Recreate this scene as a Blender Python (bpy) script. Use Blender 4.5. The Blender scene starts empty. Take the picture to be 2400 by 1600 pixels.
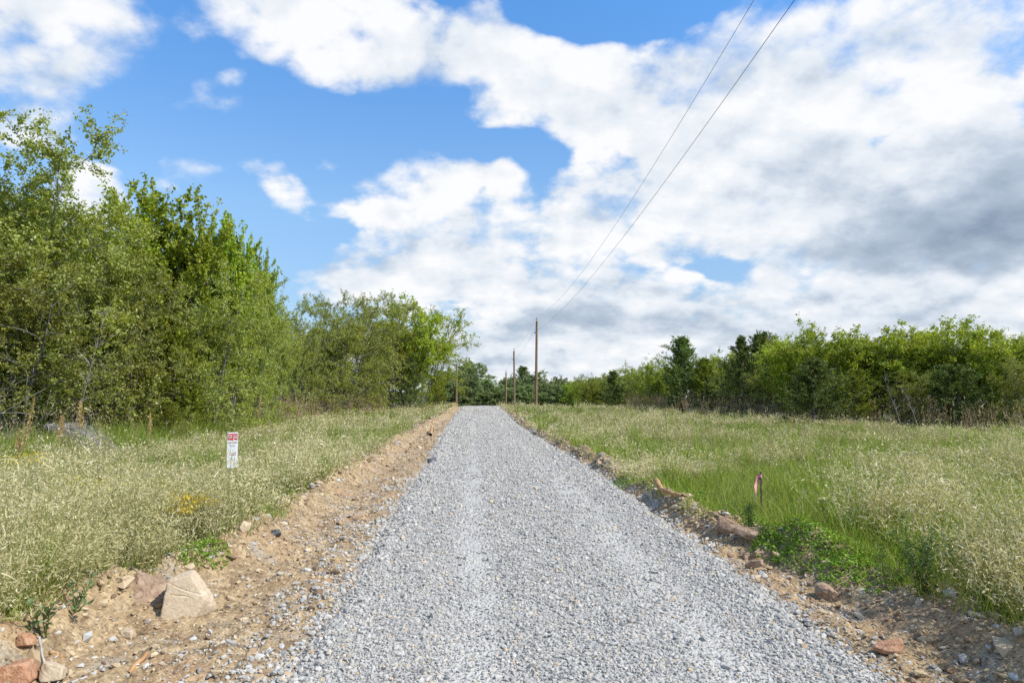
import bpy, math, numpy as np
from mathutils import Vector, Matrix
R = math.radians
scene = bpy.context.scene
col = scene.collection

# ------------------------------------------------------------------ camera
YAW, PITCH, EYE, FPX = R(3.04), R(3.58), 1.75, 1600.0
cam_d = bpy.data.cameras.new('camera'); cam = bpy.data.objects.new('camera', cam_d); col.objects.link(cam)
cam_d.lens = 24; cam_d.sensor_width = 36; cam_d.clip_start = .05; cam_d.clip_end = 6000
cam.location = (0, 0, EYE); cam.rotation_euler = (math.pi/2 + PITCH, 0, -YAW)
scene.camera = cam
FWD = np.array([math.sin(YAW)*math.cos(PITCH), math.cos(YAW)*math.cos(PITCH), math.sin(PITCH)])
RGT = np.array([math.cos(YAW), -math.sin(YAW), 0.0]); UPV = np.cross(RGT, FWD)
def ray(px, py):                     # direction seen at a point of the 2400x1600 photograph
    return FWD + RGT*((px-1200)/FPX) + UPV*((800-py)/FPX)
def at(px, py, y):                   # the point of that ray at the given distance along the road
    d = ray(px, py); return np.array([0, 0, EYE]) + d*(y/d[1])

# ------------------------------------------------------------------ light and exposure
SUN = Vector((0.80, -0.34, 0.95)).normalized()
sun_el = math.asin(SUN.z); sun_az = math.atan2(SUN.x, SUN.y)
sl = bpy.data.lights.new('sun', 'SUN'); sl.energy = 4.8; sl.angle = R(.53); sl.color = (1, .945, .86)
so = bpy.data.objects.new('sun', sl); col.objects.link(so)
so.rotation_euler = (-SUN).to_track_quat('-Z', 'Y').to_euler()
vs = scene.view_settings
vs.view_transform = 'Standard'; vs.look = 'None'; vs.exposure = .22; vs.gamma = 1; vs.use_curve_mapping = False
scene.cycles.max_bounces = 6; scene.cycles.diffuse_bounces = 3; scene.cycles.glossy_bounces = 2
scene.cycles.transmission_bounces = 4; scene.cycles.transparent_max_bounces = 4
scene.cycles.use_denoising = False

class NT:                            # a small node-tree writer
    def __init__(s, tree): s.t = tree; s.n = tree.nodes; s.l = tree.links
    def new(s, typ, **kw):
        n = s.n.new(typ)
        for k, v in kw.items(): setattr(n, k, v)
        return n
    def put(s, sock, v):
        if isinstance(v, bpy.types.NodeSocket): s.l.new(v, sock)
        else: sock.default_value = v
    def math(s, op, a, b=None, c=None, clamp=False):
        n = s.new('ShaderNodeMath', operation=op, use_clamp=clamp); s.put(n.inputs[0], a)
        if b is not None: s.put(n.inputs[1], b)
        if c is not None: s.put(n.inputs[2], c)
        return n.outputs[0]
    def step(s, v, a, b, lo=0., hi=1., kind='SMOOTHSTEP'):
        n = s.new('ShaderNodeMapRange', interpolation_type=kind, clamp=True)
        for i, x in enumerate((v, a, b, lo, hi)): s.put(n.inputs[i], x)
        return n.outputs[0]
    def noise(s, vec, scale, detail=4., rough=.55, dim='3D', dist=0.):
        n = s.new('ShaderNodeTexNoise', noise_dimensions=dim)
        if vec is not None: s.put(n.inputs['Vector'], vec)
        n.inputs['Scale'].default_value = scale; n.inputs['Detail'].default_value = detail
        n.inputs['Roughness'].default_value = rough; n.inputs['Distortion'].default_value = dist
        return n.outputs['Fac']
    def ramp(s, f, stops):
        n = s.new('ShaderNodeValToRGB'); s.put(n.inputs[0], f); e = n.color_ramp.elements
        while len(e) < len(stops): e.new(.5)
        for el, (p, c) in zip(e, stops): el.position = p; el.color = (*c, 1)
        return n.outputs[0]
    def mix(s, f, a, b, mode='MIX'):
        n = s.new('ShaderNodeMix', data_type='RGBA', blend_type=mode)
        s.put(n.inputs[0], f)
        for i, x in ((6, a), (7, b)):
            s.put(n.inputs[i], (*x, 1) if isinstance(x, tuple) and len(x) == 3 else x)
        return n.outputs[2]
    def vmath(s, op, a, b=None):
        n = s.new('ShaderNodeVectorMath', operation=op); s.put(n.inputs[0], a)
        if b is not None: s.put(n.inputs[1] if op != 'SCALE' else n.inputs[3], b)
        return n.outputs[1] if op in ('LENGTH', 'DISTANCE', 'DOT_PRODUCT') else n.outputs[0]

# ------------------------------------------------------------------ sky with drifting cumulus
world = bpy.data.worlds.new('World'); scene.world = world; world.use_nodes = True
world.cycles.sampling_method = 'MANUAL'; world.cycles.sample_map_resolution = 512
def build_sky():
    w = NT(world.node_tree); w.n.clear()
    STR = .1
    d = w.new('ShaderNodeTexCoord').outputs['Generated']
    sky = w.new('ShaderNodeTexSky', sky_type='NISHITA', sun_disc=False, sun_elevation=sun_el, sun_rotation=sun_az)
    sky.air_density = 1.0; sky.dust_density = .6; sky.ozone_density = 1.6
    w.l.new(d, sky.inputs[0])
    sep = w.new('ShaderNodeSeparateXYZ'); w.l.new(d, sep.inputs[0])
    x, y, z = sep.outputs
    az = w.math('ARCTAN2', x, y); el = w.math('ARCSINE', z)
    comb = w.new('ShaderNodeCombineXYZ'); w.put(comb.inputs[0], az); w.put(comb.inputs[1], el)
    q = comb.outputs[0]
    inv = w.math('DIVIDE', 1.0, w.math('ADD', w.math('MAXIMUM', z, 0.), .45))
    c2 = w.new('ShaderNodeCombineXYZ'); w.put(c2.inputs[0], w.math('MULTIPLY', x, inv)); w.put(c2.inputs[1], w.math('MULTIPLY', y, inv))
    p = c2.outputs[0]
    # the outline of every bank is frayed by warping the coordinates it is looked up with
    wn = w.new('ShaderNodeTexNoise'); w.put(wn.inputs['Vector'], p); wn.inputs['Scale'].default_value = 3.2
    wn.inputs['Detail'].default_value = 3
    warp = w.vmath('SCALE', w.vmath('SUBTRACT', wn.outputs['Color'], (.5, .5, .5)), .12)
    q = w.vmath('ADD', q, warp)
    def blob(px, py, rx, ry, rot=0., wt=1., soft=1.):
        r = ray(px, py); r = r/np.linalg.norm(r)
        a0, e0 = math.atan2(r[0], r[1]), math.asin(r[2])
        k = 1/math.hypot(FPX, px-1115)
        m = w.new('ShaderNodeMapping', vector_type='TEXTURE'); w.put(m.inputs[0], q)
        m.inputs[1].default_value = (a0, e0, 0); m.inputs[2].default_value = (0, 0, R(rot)); m.inputs[3].default_value = (rx*k, ry*k, 1)
        return w.step(w.vmath('LENGTH', m.outputs[0]), 1.35, 1.35-soft, 0., wt)
    def total(lst):
        s = None
        for b in lst:
            v = blob(*b); s = v if s is None else w.math('ADD', s, v)
        return s
    banks = total([
        (100, 45, 235, 130, 10, 1.1), (40, 180, 190, 80, 0, .5), (60, 300, 120, 80, 0, .6), (215, 470, 95, 75, 0, 1.1, .8),
        (420, 60, 90, 45, -20, .35), (530, 215, 80, 55, 25, .55), (645, 425, 65, 95, 30, .60), (735, 480, 60, 32, 0, .34), (810, 352, 90, 30, 15, .30), (455, 380, 70, 45, 0, .16), (560, 355, 60, 35, 0, .12), (400, 415, 60, 20, 0, .3),
        (600, 40, 150, 85, 0, .8), (850, 50, 260, 130, -8, 1.1), (1100, 70, 190, 100, -10, 1.0), (800, 150, 100, 60, 0, .5), (1010, 130, 150, 60, 0, .5),
        (1320, 190, 260, 110, -15, 1.0), (1240, 260, 150, 100, 0, .8), (1400, 310, 200, 90, -20, .7), (1650, 260, 420, 230, -10, 1.1), (2080, 200, 480, 280, 0, 1.2), (2200, 480, 560, 200, 0, 1.3), (1650, 450, 380, 150, 0, .9),
        (1120, 530, 340, 140, 5, 1.0), (980, 560, 190, 120, 0, .65), (790, 640, 125, 66, 0, .9), (1300, 640, 420, 120, 0, .8), (1100, 690, 380, 80, 0, .7), (1090, 440, 120, 50, 0, .5), (1380, 450, 110, 70, 0, .5),
        (1750, 740, 900, 110, 0, 1.), (1400, 850, 640, 120, 0, 1.3), (2100, 880, 600, 120, 0, 1.3), (850, 900, 500, 60, 0, .8), (2300, 680, 380, 120, 0, .9),
        (1430, 10, 230, 60, 0, -1.5, 1.1), (1160, 370, 140, 42, 20, -.8), (1840, 180, 70, 70, 0, -.9), (1660, 618, 150, 22, 0, -.7), (1125, 565, 60, 45, 20, -.5), (1270, 405, 70, 45, 20, -.6), (1580, 95, 80, 40, 0, -.4), (1950, 60, 80, 40, 20, -.4), (1420, 590, 60, 30, 0, -.4),
    ])
    n1 = w.noise(p, 3.0, 8, .60); nf = w.noise(p, 11., 5, .6)
    vb = w.new('ShaderNodeTexVoronoi', feature='F1'); w.put(vb.inputs['Vector'], w.vmath('ADD', p, w.vmath('SCALE', warp, .8))); vb.inputs['Scale'].default_value = 9.
    vb.inputs['Detail'].default_value = 2; vb.inputs['Roughness'].default_value = .55
    banks = w.math('SUBTRACT', 1.27, w.math('MULTIPLY', w.math('EXPONENT', w.math('MULTIPLY', w.math('MAXIMUM', banks, -.45), -1.3)), 1.24))
    puff = w.math('SUBTRACT', .45, vb.outputs['Distance'])
    D = w.math('ADD', banks, w.math('MULTIPLY_ADD', w.math('SUBTRACT', n1, .5), 2.1, w.math('MULTIPLY_ADD', puff, .5, w.math('MULTIPLY', w.math('SUBTRACT', nf, .5), 1.1))))
    D = w.math('ADD', D, total([(2260, 480, 480, 190, 0, .45, 1.2), (1900, 780, 900, 110, 0, .25, 1.2), (1500, 880, 700, 70, 0, .4, 1.2), (1700, 300, 300, 130, -10, .15, 1.2)]))
    # broken cloud over the rest of the sky too
    D = w.math('ADD', D, w.step(w.vmath('DOT_PRODUCT', d, (.05, .965, .26)), .72, .50, 0., .62))
    alpha = w.math('MULTIPLY', w.step(D, .20, w.math('MULTIPLY_ADD', wn.outputs['Fac'], 1.6, .05)), .985)
    grey = total([(2290, 535, 400, 100, -5, .74, 1.3), (2170, 410, 380, 140, -12, .36, 1.3), (2360, 350, 220, 120, -10, .16, 1.3), (1700, 600, 420, 45, 0, .12, 1.2), (1900, 770, 700, 45, 0, .20, 1.2), (1350, 780, 420, 45, 5, .17, 1.2), (1250, 860, 500, 30, 0, .14, 1.2), (1150, 650, 330, 40, 0, .16, 1.2), (1650, 690, 300, 40, 0, .16, 1.2), (950, 120, 180, 50, -10, .14, 1.2), (1350, 290, 230, 60, -15, .10, 1.2)])
    off = w.vmath('ADD', p, (.030, .045, 0)); n2 = w.noise(off, 3.0, 6, .58); n3 = w.noise(p, 3.0, 6, .58)
    lit = w.math('MULTIPLY', w.math('SUBTRACT', n3, n2), 2.2)
    core = w.step(D, .7, 1.8, 0., .2)
    g = w.math('MULTIPLY', grey, w.step(n3, .3, .7, .62, 1.25, 'LINEAR'))
    g = w.math('ADD', w.math('SUBTRACT', g, lit), w.math('ADD', core, w.math('MULTIPLY', puff, -.18)), clamp=True)
    cloud = w.ramp(g, [(0., (.85, .855, .865)), (.25, (.68, .73, .79)), (.5, (.44, .515, .615)), (1., (.20, .27, .37))])
    cl = w.vmath('SCALE', cloud, 1/STR)
    tint = w.ramp(w.step(z, 0., .62), [(0., (.90, 1.0, 1.20)), (.35, (1.28, 1.52, 1.66)), (1., (.86, 1.68, 2.30))])
    blue = w.mix(1., sky.outputs[0], tint, 'MULTIPLY')
    out = w.mix(alpha, blue, cl)
    bg = w.new('ShaderNodeBackground'); w.put(bg.inputs[0], out); bg.inputs[1].default_value = STR
    wo = w.new('ShaderNodeOutputWorld'); w.l.new(bg.outputs[0], wo.inputs[0])
build_sky()

# ------------------------------------------------------------------ helpers
def tag(o, label=None, cat=None, group=None, kind=None):
    for k, v in (('label', label), ('category', cat), ('group', group), ('kind', kind)):
        if v: o[k] = v
    return o
def link(name, me, m=None, parent=None, loc=None):
    o = bpy.data.objects.new(name, me); col.objects.link(o)
    if m is not None and me is not None and not me.materials: me.materials.append(m)
    if parent is not None: o.parent = parent
    if loc is not None: o.location = [float(v) for v in loc]
    return o
def empty(name, loc, rz=0.):
    o = link(name, None, loc=loc); o.rotation_euler = (0, 0, rz); o.empty_display_size = .2; return o
def mesh(name, V, F, smooth=False, attrs=None):
    """V (n,3); F a (m,k) array or a list of such arrays of differing k"""
    V = np.asarray(V, np.float32); Fs = F if isinstance(F, list) else [F]
    Fs = [np.asarray(f, np.int32) for f in Fs if len(f)]
    me = bpy.data.meshes.new(name)
    loops = np.concatenate([f.ravel() for f in Fs]); tot = np.concatenate([np.full(len(f), f.shape[1], np.int32) for f in Fs])
    me.vertices.add(len(V)); me.vertices.foreach_set('co', V.ravel())
    me.loops.add(len(loops)); me.loops.foreach_set('vertex_index', loops)
    me.polygons.add(len(tot)); st = np.zeros(len(tot), np.int32); st[1:] = np.cumsum(tot)[:-1]
    me.polygons.foreach_set('loop_start', st)
    me.polygons.foreach_set('use_smooth', np.full(len(tot), smooth))
    for k, a in (attrs or {}).items():
        at_ = me.attributes.new(k, 'FLOAT', 'POINT'); at_.data.foreach_set('value', np.asarray(a, np.float32))
    me.update(calc_edges=True)
    return me
def unit(a): return a/np.maximum(np.linalg.norm(a, axis=-1, keepdims=True), 1e-9)

_rs = np.random.RandomState(7); _perm = _rs.rand(256, 256)
def vnoise(x, y):                    # periodic value noise, -1..1
    x = np.asarray(x, float); y = np.asarray(y, float)
    xi, yi = np.floor(x).astype(int), np.floor(y).astype(int); fx, fy = x-xi, y-yi
    fx = fx*fx*(3-2*fx); fy = fy*fy*(3-2*fy)
    g = lambda i, j: _perm[(xi+i) % 256, (yi+j) % 256]
    return (g(0,0)*(1-fx)*(1-fy)+g(1,0)*fx*(1-fy)+g(0,1)*(1-fx)*fy+g(1,1)*fx*fy)*2-1
def fbm(x, y, o=4, gain=.5):
    s, a, n = 0., 1., 0.
    for i in range(o):
        s = s+a*vnoise(x*2**i+17.3*i, y*2**i+5.1*i); n += a; a *= gain
    return s/n
def sstep(v, a, b):
    t = np.clip((v-a)/(b-a), 0, 1); return t*t*(3-2*t)

# ------------------------------------------------------------------ terrain
_py = np.array([-400, 0, 12, 20, 33, 64, 66, 68, 70, 73, 78, 90, 110, 150, 220, 600, 6000.])
_pz = np.array([0, 0, 0, -.16, -.33, -.455, -.47, -.50, -.57, -.75, -1.1, -1.9, -3.0, -4.2, -5., -5., -5.])
def road_z(y): return sum(np.interp(np.asarray(y, float)+o, _py, _pz) for o in (-2.5, -1.2, 0, 1.2, 2.5))/5
def road_shift(y):
    y = np.asarray(y, float); return -.25*sstep(y, 14, 34)-.00035*np.maximum(y-75, 0)**2
def left_edge(y): return -1.06+road_shift(y)+.10*fbm(y*.55, y*0+3.3, 3)+.035*vnoise(y*4, y*0)-.06*sstep(y, 5.5, 3.6)
def right_edge(y): return 2.42+road_shift(y)+.09*fbm(y*.5, y*0+9.7, 3)+.035*vnoise(y*4, y*0+30)
def left_grass(y): return -2.42+.7*road_shift(y)+.20*fbm(y*.45, y*0+50.5, 3)-.55*sstep(y, 7.5, 4.6)+.55*sstep(y, 25, 50)
def right_grass(y): return 2.78+road_shift(y)+.16*fbm(y*.5, y*0+70.5, 3)+.75*sstep(y, 8.8, 6.2)-.1*sstep(y, 20, 40)
def ground_z(x, y, fine=True):
    x = np.asarray(x, float); y = np.asarray(y, float)
    z = road_z(y)-.021*np.maximum(x-4-road_shift(y), 0)*sstep(y, 8, 30)
    gl, gr = left_grass(y), right_grass(y)
    off = np.maximum(np.maximum(gl-x, x-gr), 0)
    z = z+fbm(x*.11, y*.11, 3)*.10*sstep(off, 0, 5)
    near = sstep(np.abs(y), 90, 50)
    z = z+near*(.24*np.exp(-((x-gl-.04)/.27)**2)*(1+.8*fbm(x*1.1, y*1.1+8, 3))+.04*sstep(gl-x, 0, .5))
    z = z+near*(.19*np.exp(-((x-gr+.02)/.25)**2)*(1+.9*fbm(x*1.2, y*1.2+18, 3))+.05*sstep(x-gr, 0, .5)-.05*np.exp(-((x-.5*(gr+right_edge(y)))/.25)**2))
    if fine:
        verge = np.maximum(sstep(x, gl-.7, gl+.15)*sstep(x, left_edge(y)+.1, left_edge(y)-.35), sstep(x, gr+.7, gr-.1)*sstep(x, right_edge(y)-.1, right_edge(y)+.3))
        b = np.maximum(fbm(x*2.2, y*2.2, 3), -.2)
        z = z+verge*near*(.08*b+.065*fbm(x*5, y*5, 4, .65)+.035*np.abs(fbm(x*15, y*15, 3, .65)))
        z = z+.012*fbm(x*3, y*3, 3)*sstep(off, 0, .3)*near
    return z
def on_ground(px, py):               # where the photograph's point meets the ground
    d = ray(px, py); t = np.linspace(2.5, 120, 9000)
    P = np.array([0, 0, EYE])[None]+d[None]*t[:, None]
    i = int(np.argmax(P[:, 2] < ground_z(P[:, 0], P[:, 1]))); return P[i]

# ------------------------------------------------------------------ materials
def material(name):
    m = bpy.data.materials.new(name); m.use_nodes = True; t = NT(m.node_tree); t.n.clear()
    o = t.new('ShaderNodeOutputMaterial'); b = t.new('ShaderNodeBsdfPrincipled'); t.l.new(b.outputs[0], o.inputs[0])
    t.out = o; t.b = b; b.inputs['Roughness'].default_value = .85; b.inputs['Specular IOR Level'].default_value = .25
    return m, t
def leafy(name, stops, clump=None, trans=.38, gloss=.5, spec=.35, vary=.25, clump_scale=.7):
    m, t = material(name)
    geo = t.new('ShaderNodeNewGeometry'); info = t.new('ShaderNodeObjectInfo'); tc = t.new('ShaderNodeTexCoord')
    c = t.ramp(geo.outputs['Random Per Island'], stops)
    if clump: c = t.mix(t.step(t.noise(tc.outputs['Object'], clump_scale, 3), .42, .64, 0., .75), c, clump)
    hv = t.new('ShaderNodeHueSaturation'); t.put(hv.inputs['Color'], c)
    t.put(hv.inputs['Hue'], t.math('MULTIPLY_ADD', info.outputs['Random'], .022, .484))
    t.put(hv.inputs['Value'], t.math('MULTIPLY_ADD', info.outputs['Random'], 2*vary, 1-vary))
    c = hv.outputs[0]
    t.put(t.b.inputs['Base Color'], c); t.b.inputs['Roughness'].default_value = gloss; t.b.inputs['Specular IOR Level'].default_value = spec
    tr = t.new('ShaderNodeBsdfTranslucent'); t.put(tr.inputs[0], t.mix(1., c, (1.15, 1.2, .55), 'MULTIPLY'))
    mx = t.new('ShaderNodeMixShader'); mx.inputs[0].default_value = trans
    t.l.new(t.b.outputs[0], mx.inputs[1]); t.l.new(tr.outputs[0], mx.inputs[2]); t.l.new(mx.outputs[0], t.out.inputs[0])
    return m
def plain(name, stops, scale=8., rough=.85, bump=0., bscale=30., stretch=None, island=False):
    m, t = material(name); tc = t.new('ShaderNodeTexCoord'); v = tc.outputs['Object']
    if stretch: v = t.vmath('MULTIPLY', v, stretch)
    f = t.new('ShaderNodeNewGeometry').outputs['Random Per Island'] if island else t.step(t.noise(v, scale, 5, .6), .3, .7, kind='LINEAR')
    t.put(t.b.inputs['Base Color'], t.ramp(f, stops)); t.b.inputs['Roughness'].default_value = rough
    if bump:
        bn = t.new('ShaderNodeBump'); bn.inputs['Strength'].default_value = bump; bn.inputs['Distance'].default_value = .02
        t.put(bn.inputs['Height'], t.noise(v, bscale, 6, .65)); t.l.new(bn.outputs[0], t.b.inputs['Normal'])
    return m

M = {}
M['elm_leaf'] = leafy('olive_leaves', [(0, (.13, .17, .022)), (.35, (.245, .29, .038)), (.7, (.35, .385, .09)), (1, (.50, .51, .24))], (.30, .315, .028))
M['pear_leaf'] = leafy('bright_green_leaves', [(0, (.16, .23, .014)), (.45, (.27, .36, .022)), (.85, (.37, .46, .045)), (.93, (.42, .46, .04)), (1, (.66, .54, .03))], (.26, .33, .02), trans=.42)
M['yellow_leaf'] = leafy('yellow_green_leaves', [(0, (.19, .245, .015)), (.4, (.31, .38, .025)), (.8, (.42, .48, .05)), (1, (.58, .53, .06))], (.22, .29, .025), trans=.42)
M['cedar_leaf'] = leafy('dark_cedar_sprays', [(0, (.08, .13, .025)), (.6, (.15, .21, .04)), (1, (.24, .29, .07))], (.13, .18, .035), trans=.15, gloss=.65)
M['olive_cedar'] = leafy('olive_cedar_sprays', [(0, (.13, .16, .012)), (.6, (.23, .265, .018)), (1, (.33, .35, .04))], (.17, .21, .02), trans=.2, gloss=.65)
M['far_leaf'] = leafy('far_hazed_green_leaves', [(0, (.11, .17, .05)), (.5, (.24, .31, .12)), (1, (.38, .43, .22))], (.22, .29, .11))  # greens lightened: distance haze is put into the leaf colour
M['bark'] = plain('grey_bark', [(0, (.07, .06, .05)), (.5, (.17, .155, .135)), (1, (.30, .285, .255))], 3., .9, .6, 12., (1, 1, .25))
M['twig'] = plain('bare_grey_twigs', [(0, (.10, .085, .07)), (.5, (.22, .20, .17)), (1, (.42, .39, .345))], island=True)

def ground_material():
    m, t = material('clay_and_thatch'); tc = t.new('ShaderNodeTexCoord'); v = tc.outputs['Object']
    a = t.new('ShaderNodeAttribute', attribute_name='dirt').outputs['Fac']
    big, mid, fine = t.noise(v, .9, 4), t.noise(v, 6., 5, .6), t.noise(v, 45., 5, .7)
    clay = t.ramp(mid, [(.25, (.19, .13, .075)), (.45, (.33, .245, .145)), (.58, (.41, .315, .19)), (.72, (.48, .39, .255))])
    clay = t.mix(t.step(big, .5, .68, 0., .55), clay, (.38, .24, .15))
    clay = t.mix(t.step(t.noise(v, 2.3, 4), .56, .68, 0., .65), clay, (.34, .31, .255))
    vor = t.new('ShaderNodeTexVoronoi'); t.put(vor.inputs['Vector'], v); vor.inputs['Scale'].default_value = 38.
    chip = t.ramp(vor.outputs['Color'], [(0, (.5, .42, .34)), (.5, (1., .95, .88)), (1, (1.35, 1.28, 1.2))])
    clay = t.mix(.75, clay, chip, 'MULTIPLY')
    clay = t.mix(1., clay, t.ramp(fine, [(.3, (.62, .6, .58)), (.6, (1.1, 1.1, 1.1))]), 'MULTIPLY')
    soil = t.ramp(mid, [(.3, (.05, .055, .02)), (.5, (.10, .10, .035)), (.7, (.17, .15, .075))])
    t.put(t.b.inputs['Base Color'], t.mix(a, soil, clay)); t.b.inputs['Roughness'].default_value = .95
    bn = t.new('ShaderNodeBump'); bn.inputs['Strength'].default_value = .9; bn.inputs['Distance'].default_value = .012
    t.put(bn.inputs['Height'], t.math('ADD', fine, t.math('MULTIPLY', vor.outputs['Distance'], -.9))); t.l.new(bn.outputs[0], t.b.inputs['Normal'])
    return m
M['ground'] = ground_material()
STONE = [(0, (.20, .195, .182)), (.08, (.30, .288, .265)), (.4, (.385, .365, .328)), (.75, (.435, .413, .37)), (.95, (.51, .485, .437)), (.97, (.50, .41, .29)), (1, (.46, .33, .2))]
def road_material():
    m, t = material('crushed_limestone'); v = t.new('ShaderNodeTexCoord').outputs['Object']
    cols = None
    vor = t.new('ShaderNodeTexVoronoi'); t.put(vor.inputs['Vector'], v); vor.inputs['Scale'].default_value = 30.; vor.inputs['Randomness'].default_value = 1.
    v2 = t.new('ShaderNodeTexVoronoi'); t.put(v2.inputs['Vector'], v); v2.inputs['Scale'].default_value = 62.
    sp = t.new('ShaderNodeSeparateColor'); t.l.new(vor.outputs['Color'], sp.inputs[0])
    s2 = t.new('ShaderNodeSeparateColor'); t.l.new(v2.outputs['Color'], s2.inputs[0])
    c = t.mix(.45, t.ramp(sp.outputs[0], STONE), t.ramp(s2.outputs[0], STONE))
    # paler, dustier wheel tracks
    x = t.new('ShaderNodeSeparateXYZ'); t.l.new(v, x.inputs[0])
    trk = t.math('ADD', t.step(t.math('ABSOLUTE', t.math('SUBTRACT', x.outputs[0], -.03)), .30, .08, 0., .7), t.step(t.math('ABSOLUTE', t.math('SUBTRACT', x.outputs[0], 1.5)), .42, .08, 0., .6))
    trk = t.math('MULTIPLY', trk, t.step(t.noise(v, 1.5, 4), .25, .55))
    c = t.mix(trk, c, (.50, .475, .425))
    t.put(t.b.inputs['Base Color'], c); t.b.inputs['Roughness'].default_value = .9
    bn = t.new('ShaderNodeBump'); bn.inputs['Strength'].default_value = 1.; bn.inputs['Distance'].default_value = .02
    t.put(bn.inputs['Height'], t.math('ADD', t.math('MULTIPLY', vor.outputs['Distance'], -1.), t.math('MULTIPLY', v2.outputs['Distance'], -.5)))
    t.l.new(bn.outputs[0], t.b.inputs['Normal'])
    return m
M['road'] = road_material()
M['stone'] = plain('grey_crushed_stone', STONE, island=True, rough=.8)
M['clod'] = plain('tan_clods_and_chips', [(0, (.16, .105, .065)), (.3, (.33, .235, .14)), (.6, (.46, .35, .215)), (.85, (.53, .43, .29)), (.93, (.36, .355, .34)), (1, (.50, .485, .455))], island=True, rough=.9)
M['pale'] = leafy('dry_pale_flowers', [(0, (.32, .27, .12)), (.3, (.56, .485, .275)), (.7, (.76, .66, .43)), (1, (.87, .78, .58))], (.45, .41, .20), trans=.3, gloss=.7, spec=.2, vary=.0, clump_scale=.5)
M['stem'] = leafy('weed_stems', [(0, (.14, .18, .03)), (.5, (.27, .29, .08)), (.8, (.42, .36, .19)), (1, (.36, .25, .15))], trans=.3, vary=.0)
M['grass'] = leafy('green_grass', [(0, (.085, .15, .016)), (.45, (.20, .31, .028)), (.8, (.32, .41, .06)), (1, (.50, .44, .20))], (.29, .33, .08), trans=.42, vary=.0, clump_scale=.55)
M['straw'] = leafy('brown_straw', [(0, (.26, .16, .09)), (.4, (.40, .28, .165)), (.8, (.50, .39, .24)), (1, (.38, .38, .15))], trans=.25, vary=.0)
M['mat'] = leafy('low_bright_leaves', [(0, (.11, .22, .015)), (.6, (.21, .36, .025)), (1, (.31, .44, .05))], trans=.35, vary=.0)

# ------------------------------------------------------------------ ground and road
def graded(a, b, s0, g):             # positions from a to b with growing steps
    o = [a]; s = s0; sg = 1 if b > a else -1
    while (b-o[-1])*sg > 0: o.append(o[-1]+sg*s); s *= g
    return o
def grid(xs, ys):
    X, Y = np.meshgrid(xs, ys); nx, ny = len(xs), len(ys)
    i = np.arange(nx*ny).reshape(ny, nx)
    return X.ravel(), Y.ravel(), np.stack([i[:-1, :-1], i[:-1, 1:], i[1:, 1:], i[1:, :-1]], -1).reshape(-1, 4)
xs = np.array(sorted(set(graded(-3.6, -4000, .03, 1.06)) | set(graded(3.9, 4000, .03, 1.06)) | set(np.arange(-3.58, -.6, .022)) | set(np.arange(-.6, 2.1, .12)) | set(np.arange(2.1, 3.89, .022))))
ys = np.array(sorted(set(graded(2.4, -1500, .05, 1.25)) | set(graded(2.42, 5000, .02, 1.0085))))
X, Y, F = grid(xs, ys); Z = ground_z(X, Y)
LE, RE, LG, RG = left_edge(Y), right_edge(Y), left_grass(Y), right_grass(Y)
e = .12*fbm(X*3, Y*3, 4)
dirt = sstep(X+e, LG-.30, LG+.05)*sstep(X+e, RG+.30, RG-.05)*sstep(Y, 110, 80)
Z = Z-.07*sstep(X, LE+.05, LE+.3)*sstep(X, RE-.05, RE-.3)
link('ground', mesh('ground', np.stack([X, Y, Z], 1), F, True, {'dirt': dirt}), M['ground'])
tag(bpy.data.objects['ground'], 'tan clay verges and thatchy meadow soil on both sides of the gravel road', 'ground', kind='structure')
def road_top(x, y):
    u = np.minimum(x-left_edge(y), right_edge(y)-x)
    crown = .035*sstep(u, 0, 1.2)-.012*np.exp(-(x/.28)**2)-.012*np.exp(-((x-1.55)/.28)**2)
    return road_z(y)+.012+crown*sstep(u, -.1, .5)+.045*sstep(u, -.02, .14)+.02*fbm(x*5, y*5, 3)*sstep(u, -.1, .05)-.10*sstep(u, .0, -.16)
X, Y, F = grid(np.linspace(-1.7, 2.95, 130), np.array([v for v in graded(1.5, 135, .03, 1.009)]))
X = X+road_shift(Y)
link('road', mesh('road', np.stack([X, Y, road_top(X, Y)], 1), F, True), M['road'])
tag(bpy.data.objects['road'], 'pale grey crushed stone road running straight over the crest', 'road', kind='structure')

# ------------------------------------------------------------------ stones
def ico():
    t = (1+5**.5)/2
    v = np.array([(-1,t,0),(1,t,0),(-1,-t,0),(1,-t,0),(0,-1,t),(0,1,t),(0,-1,-t),(0,1,-t),(t,0,-1),(t,0,1),(-t,0,-1),(-t,0,1)], float)
    f = np.array([(0,11,5),(0,5,1),(0,1,7),(0,7,10),(0,10,11),(1,5,9),(5,11,4),(11,10,2),(10,7,6),(7,1,8),(3,9,4),(3,4,2),(3,2,6),(3,6,8),(3,8,9),(4,9,5),(2,4,11),(6,2,10),(8,6,7),(9,8,1)])
    return unit(v), f
def ico_sub(n):
    v, f = ico(); v = list(map(tuple, v))
    for _ in range(n):
        cache, nf = {}, []
        def mid(a, b):
            k = (min(a, b), max(a, b))
            if k not in cache:
                m = unit((np.array(v[a])+np.array(v[b]))/2); cache[k] = len(v); v.append(tuple(m))
            return cache[k]
        for a, b, c in f:
            x, y, z = mid(a, b), mid(b, c), mid(c, a); nf += [(a, x, z), (b, y, x), (c, z, y), (x, y, z)]
        f = nf
    return np.array(v), np.array(f)
def rot_mats(rng, n):
    q = unit(rng.normal(size=(n, 4))); w, x, y, z = q.T
    return np.stack([1-2*(y*y+z*z), 2*(x*y-z*w), 2*(x*z+y*w), 2*(x*y+z*w), 1-2*(x*x+z*z), 2*(y*z-x*w), 2*(x*z-y*w), 2*(y*z+x*w), 1-2*(x*x+y*y)], 1).reshape(n, 3, 3)
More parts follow.
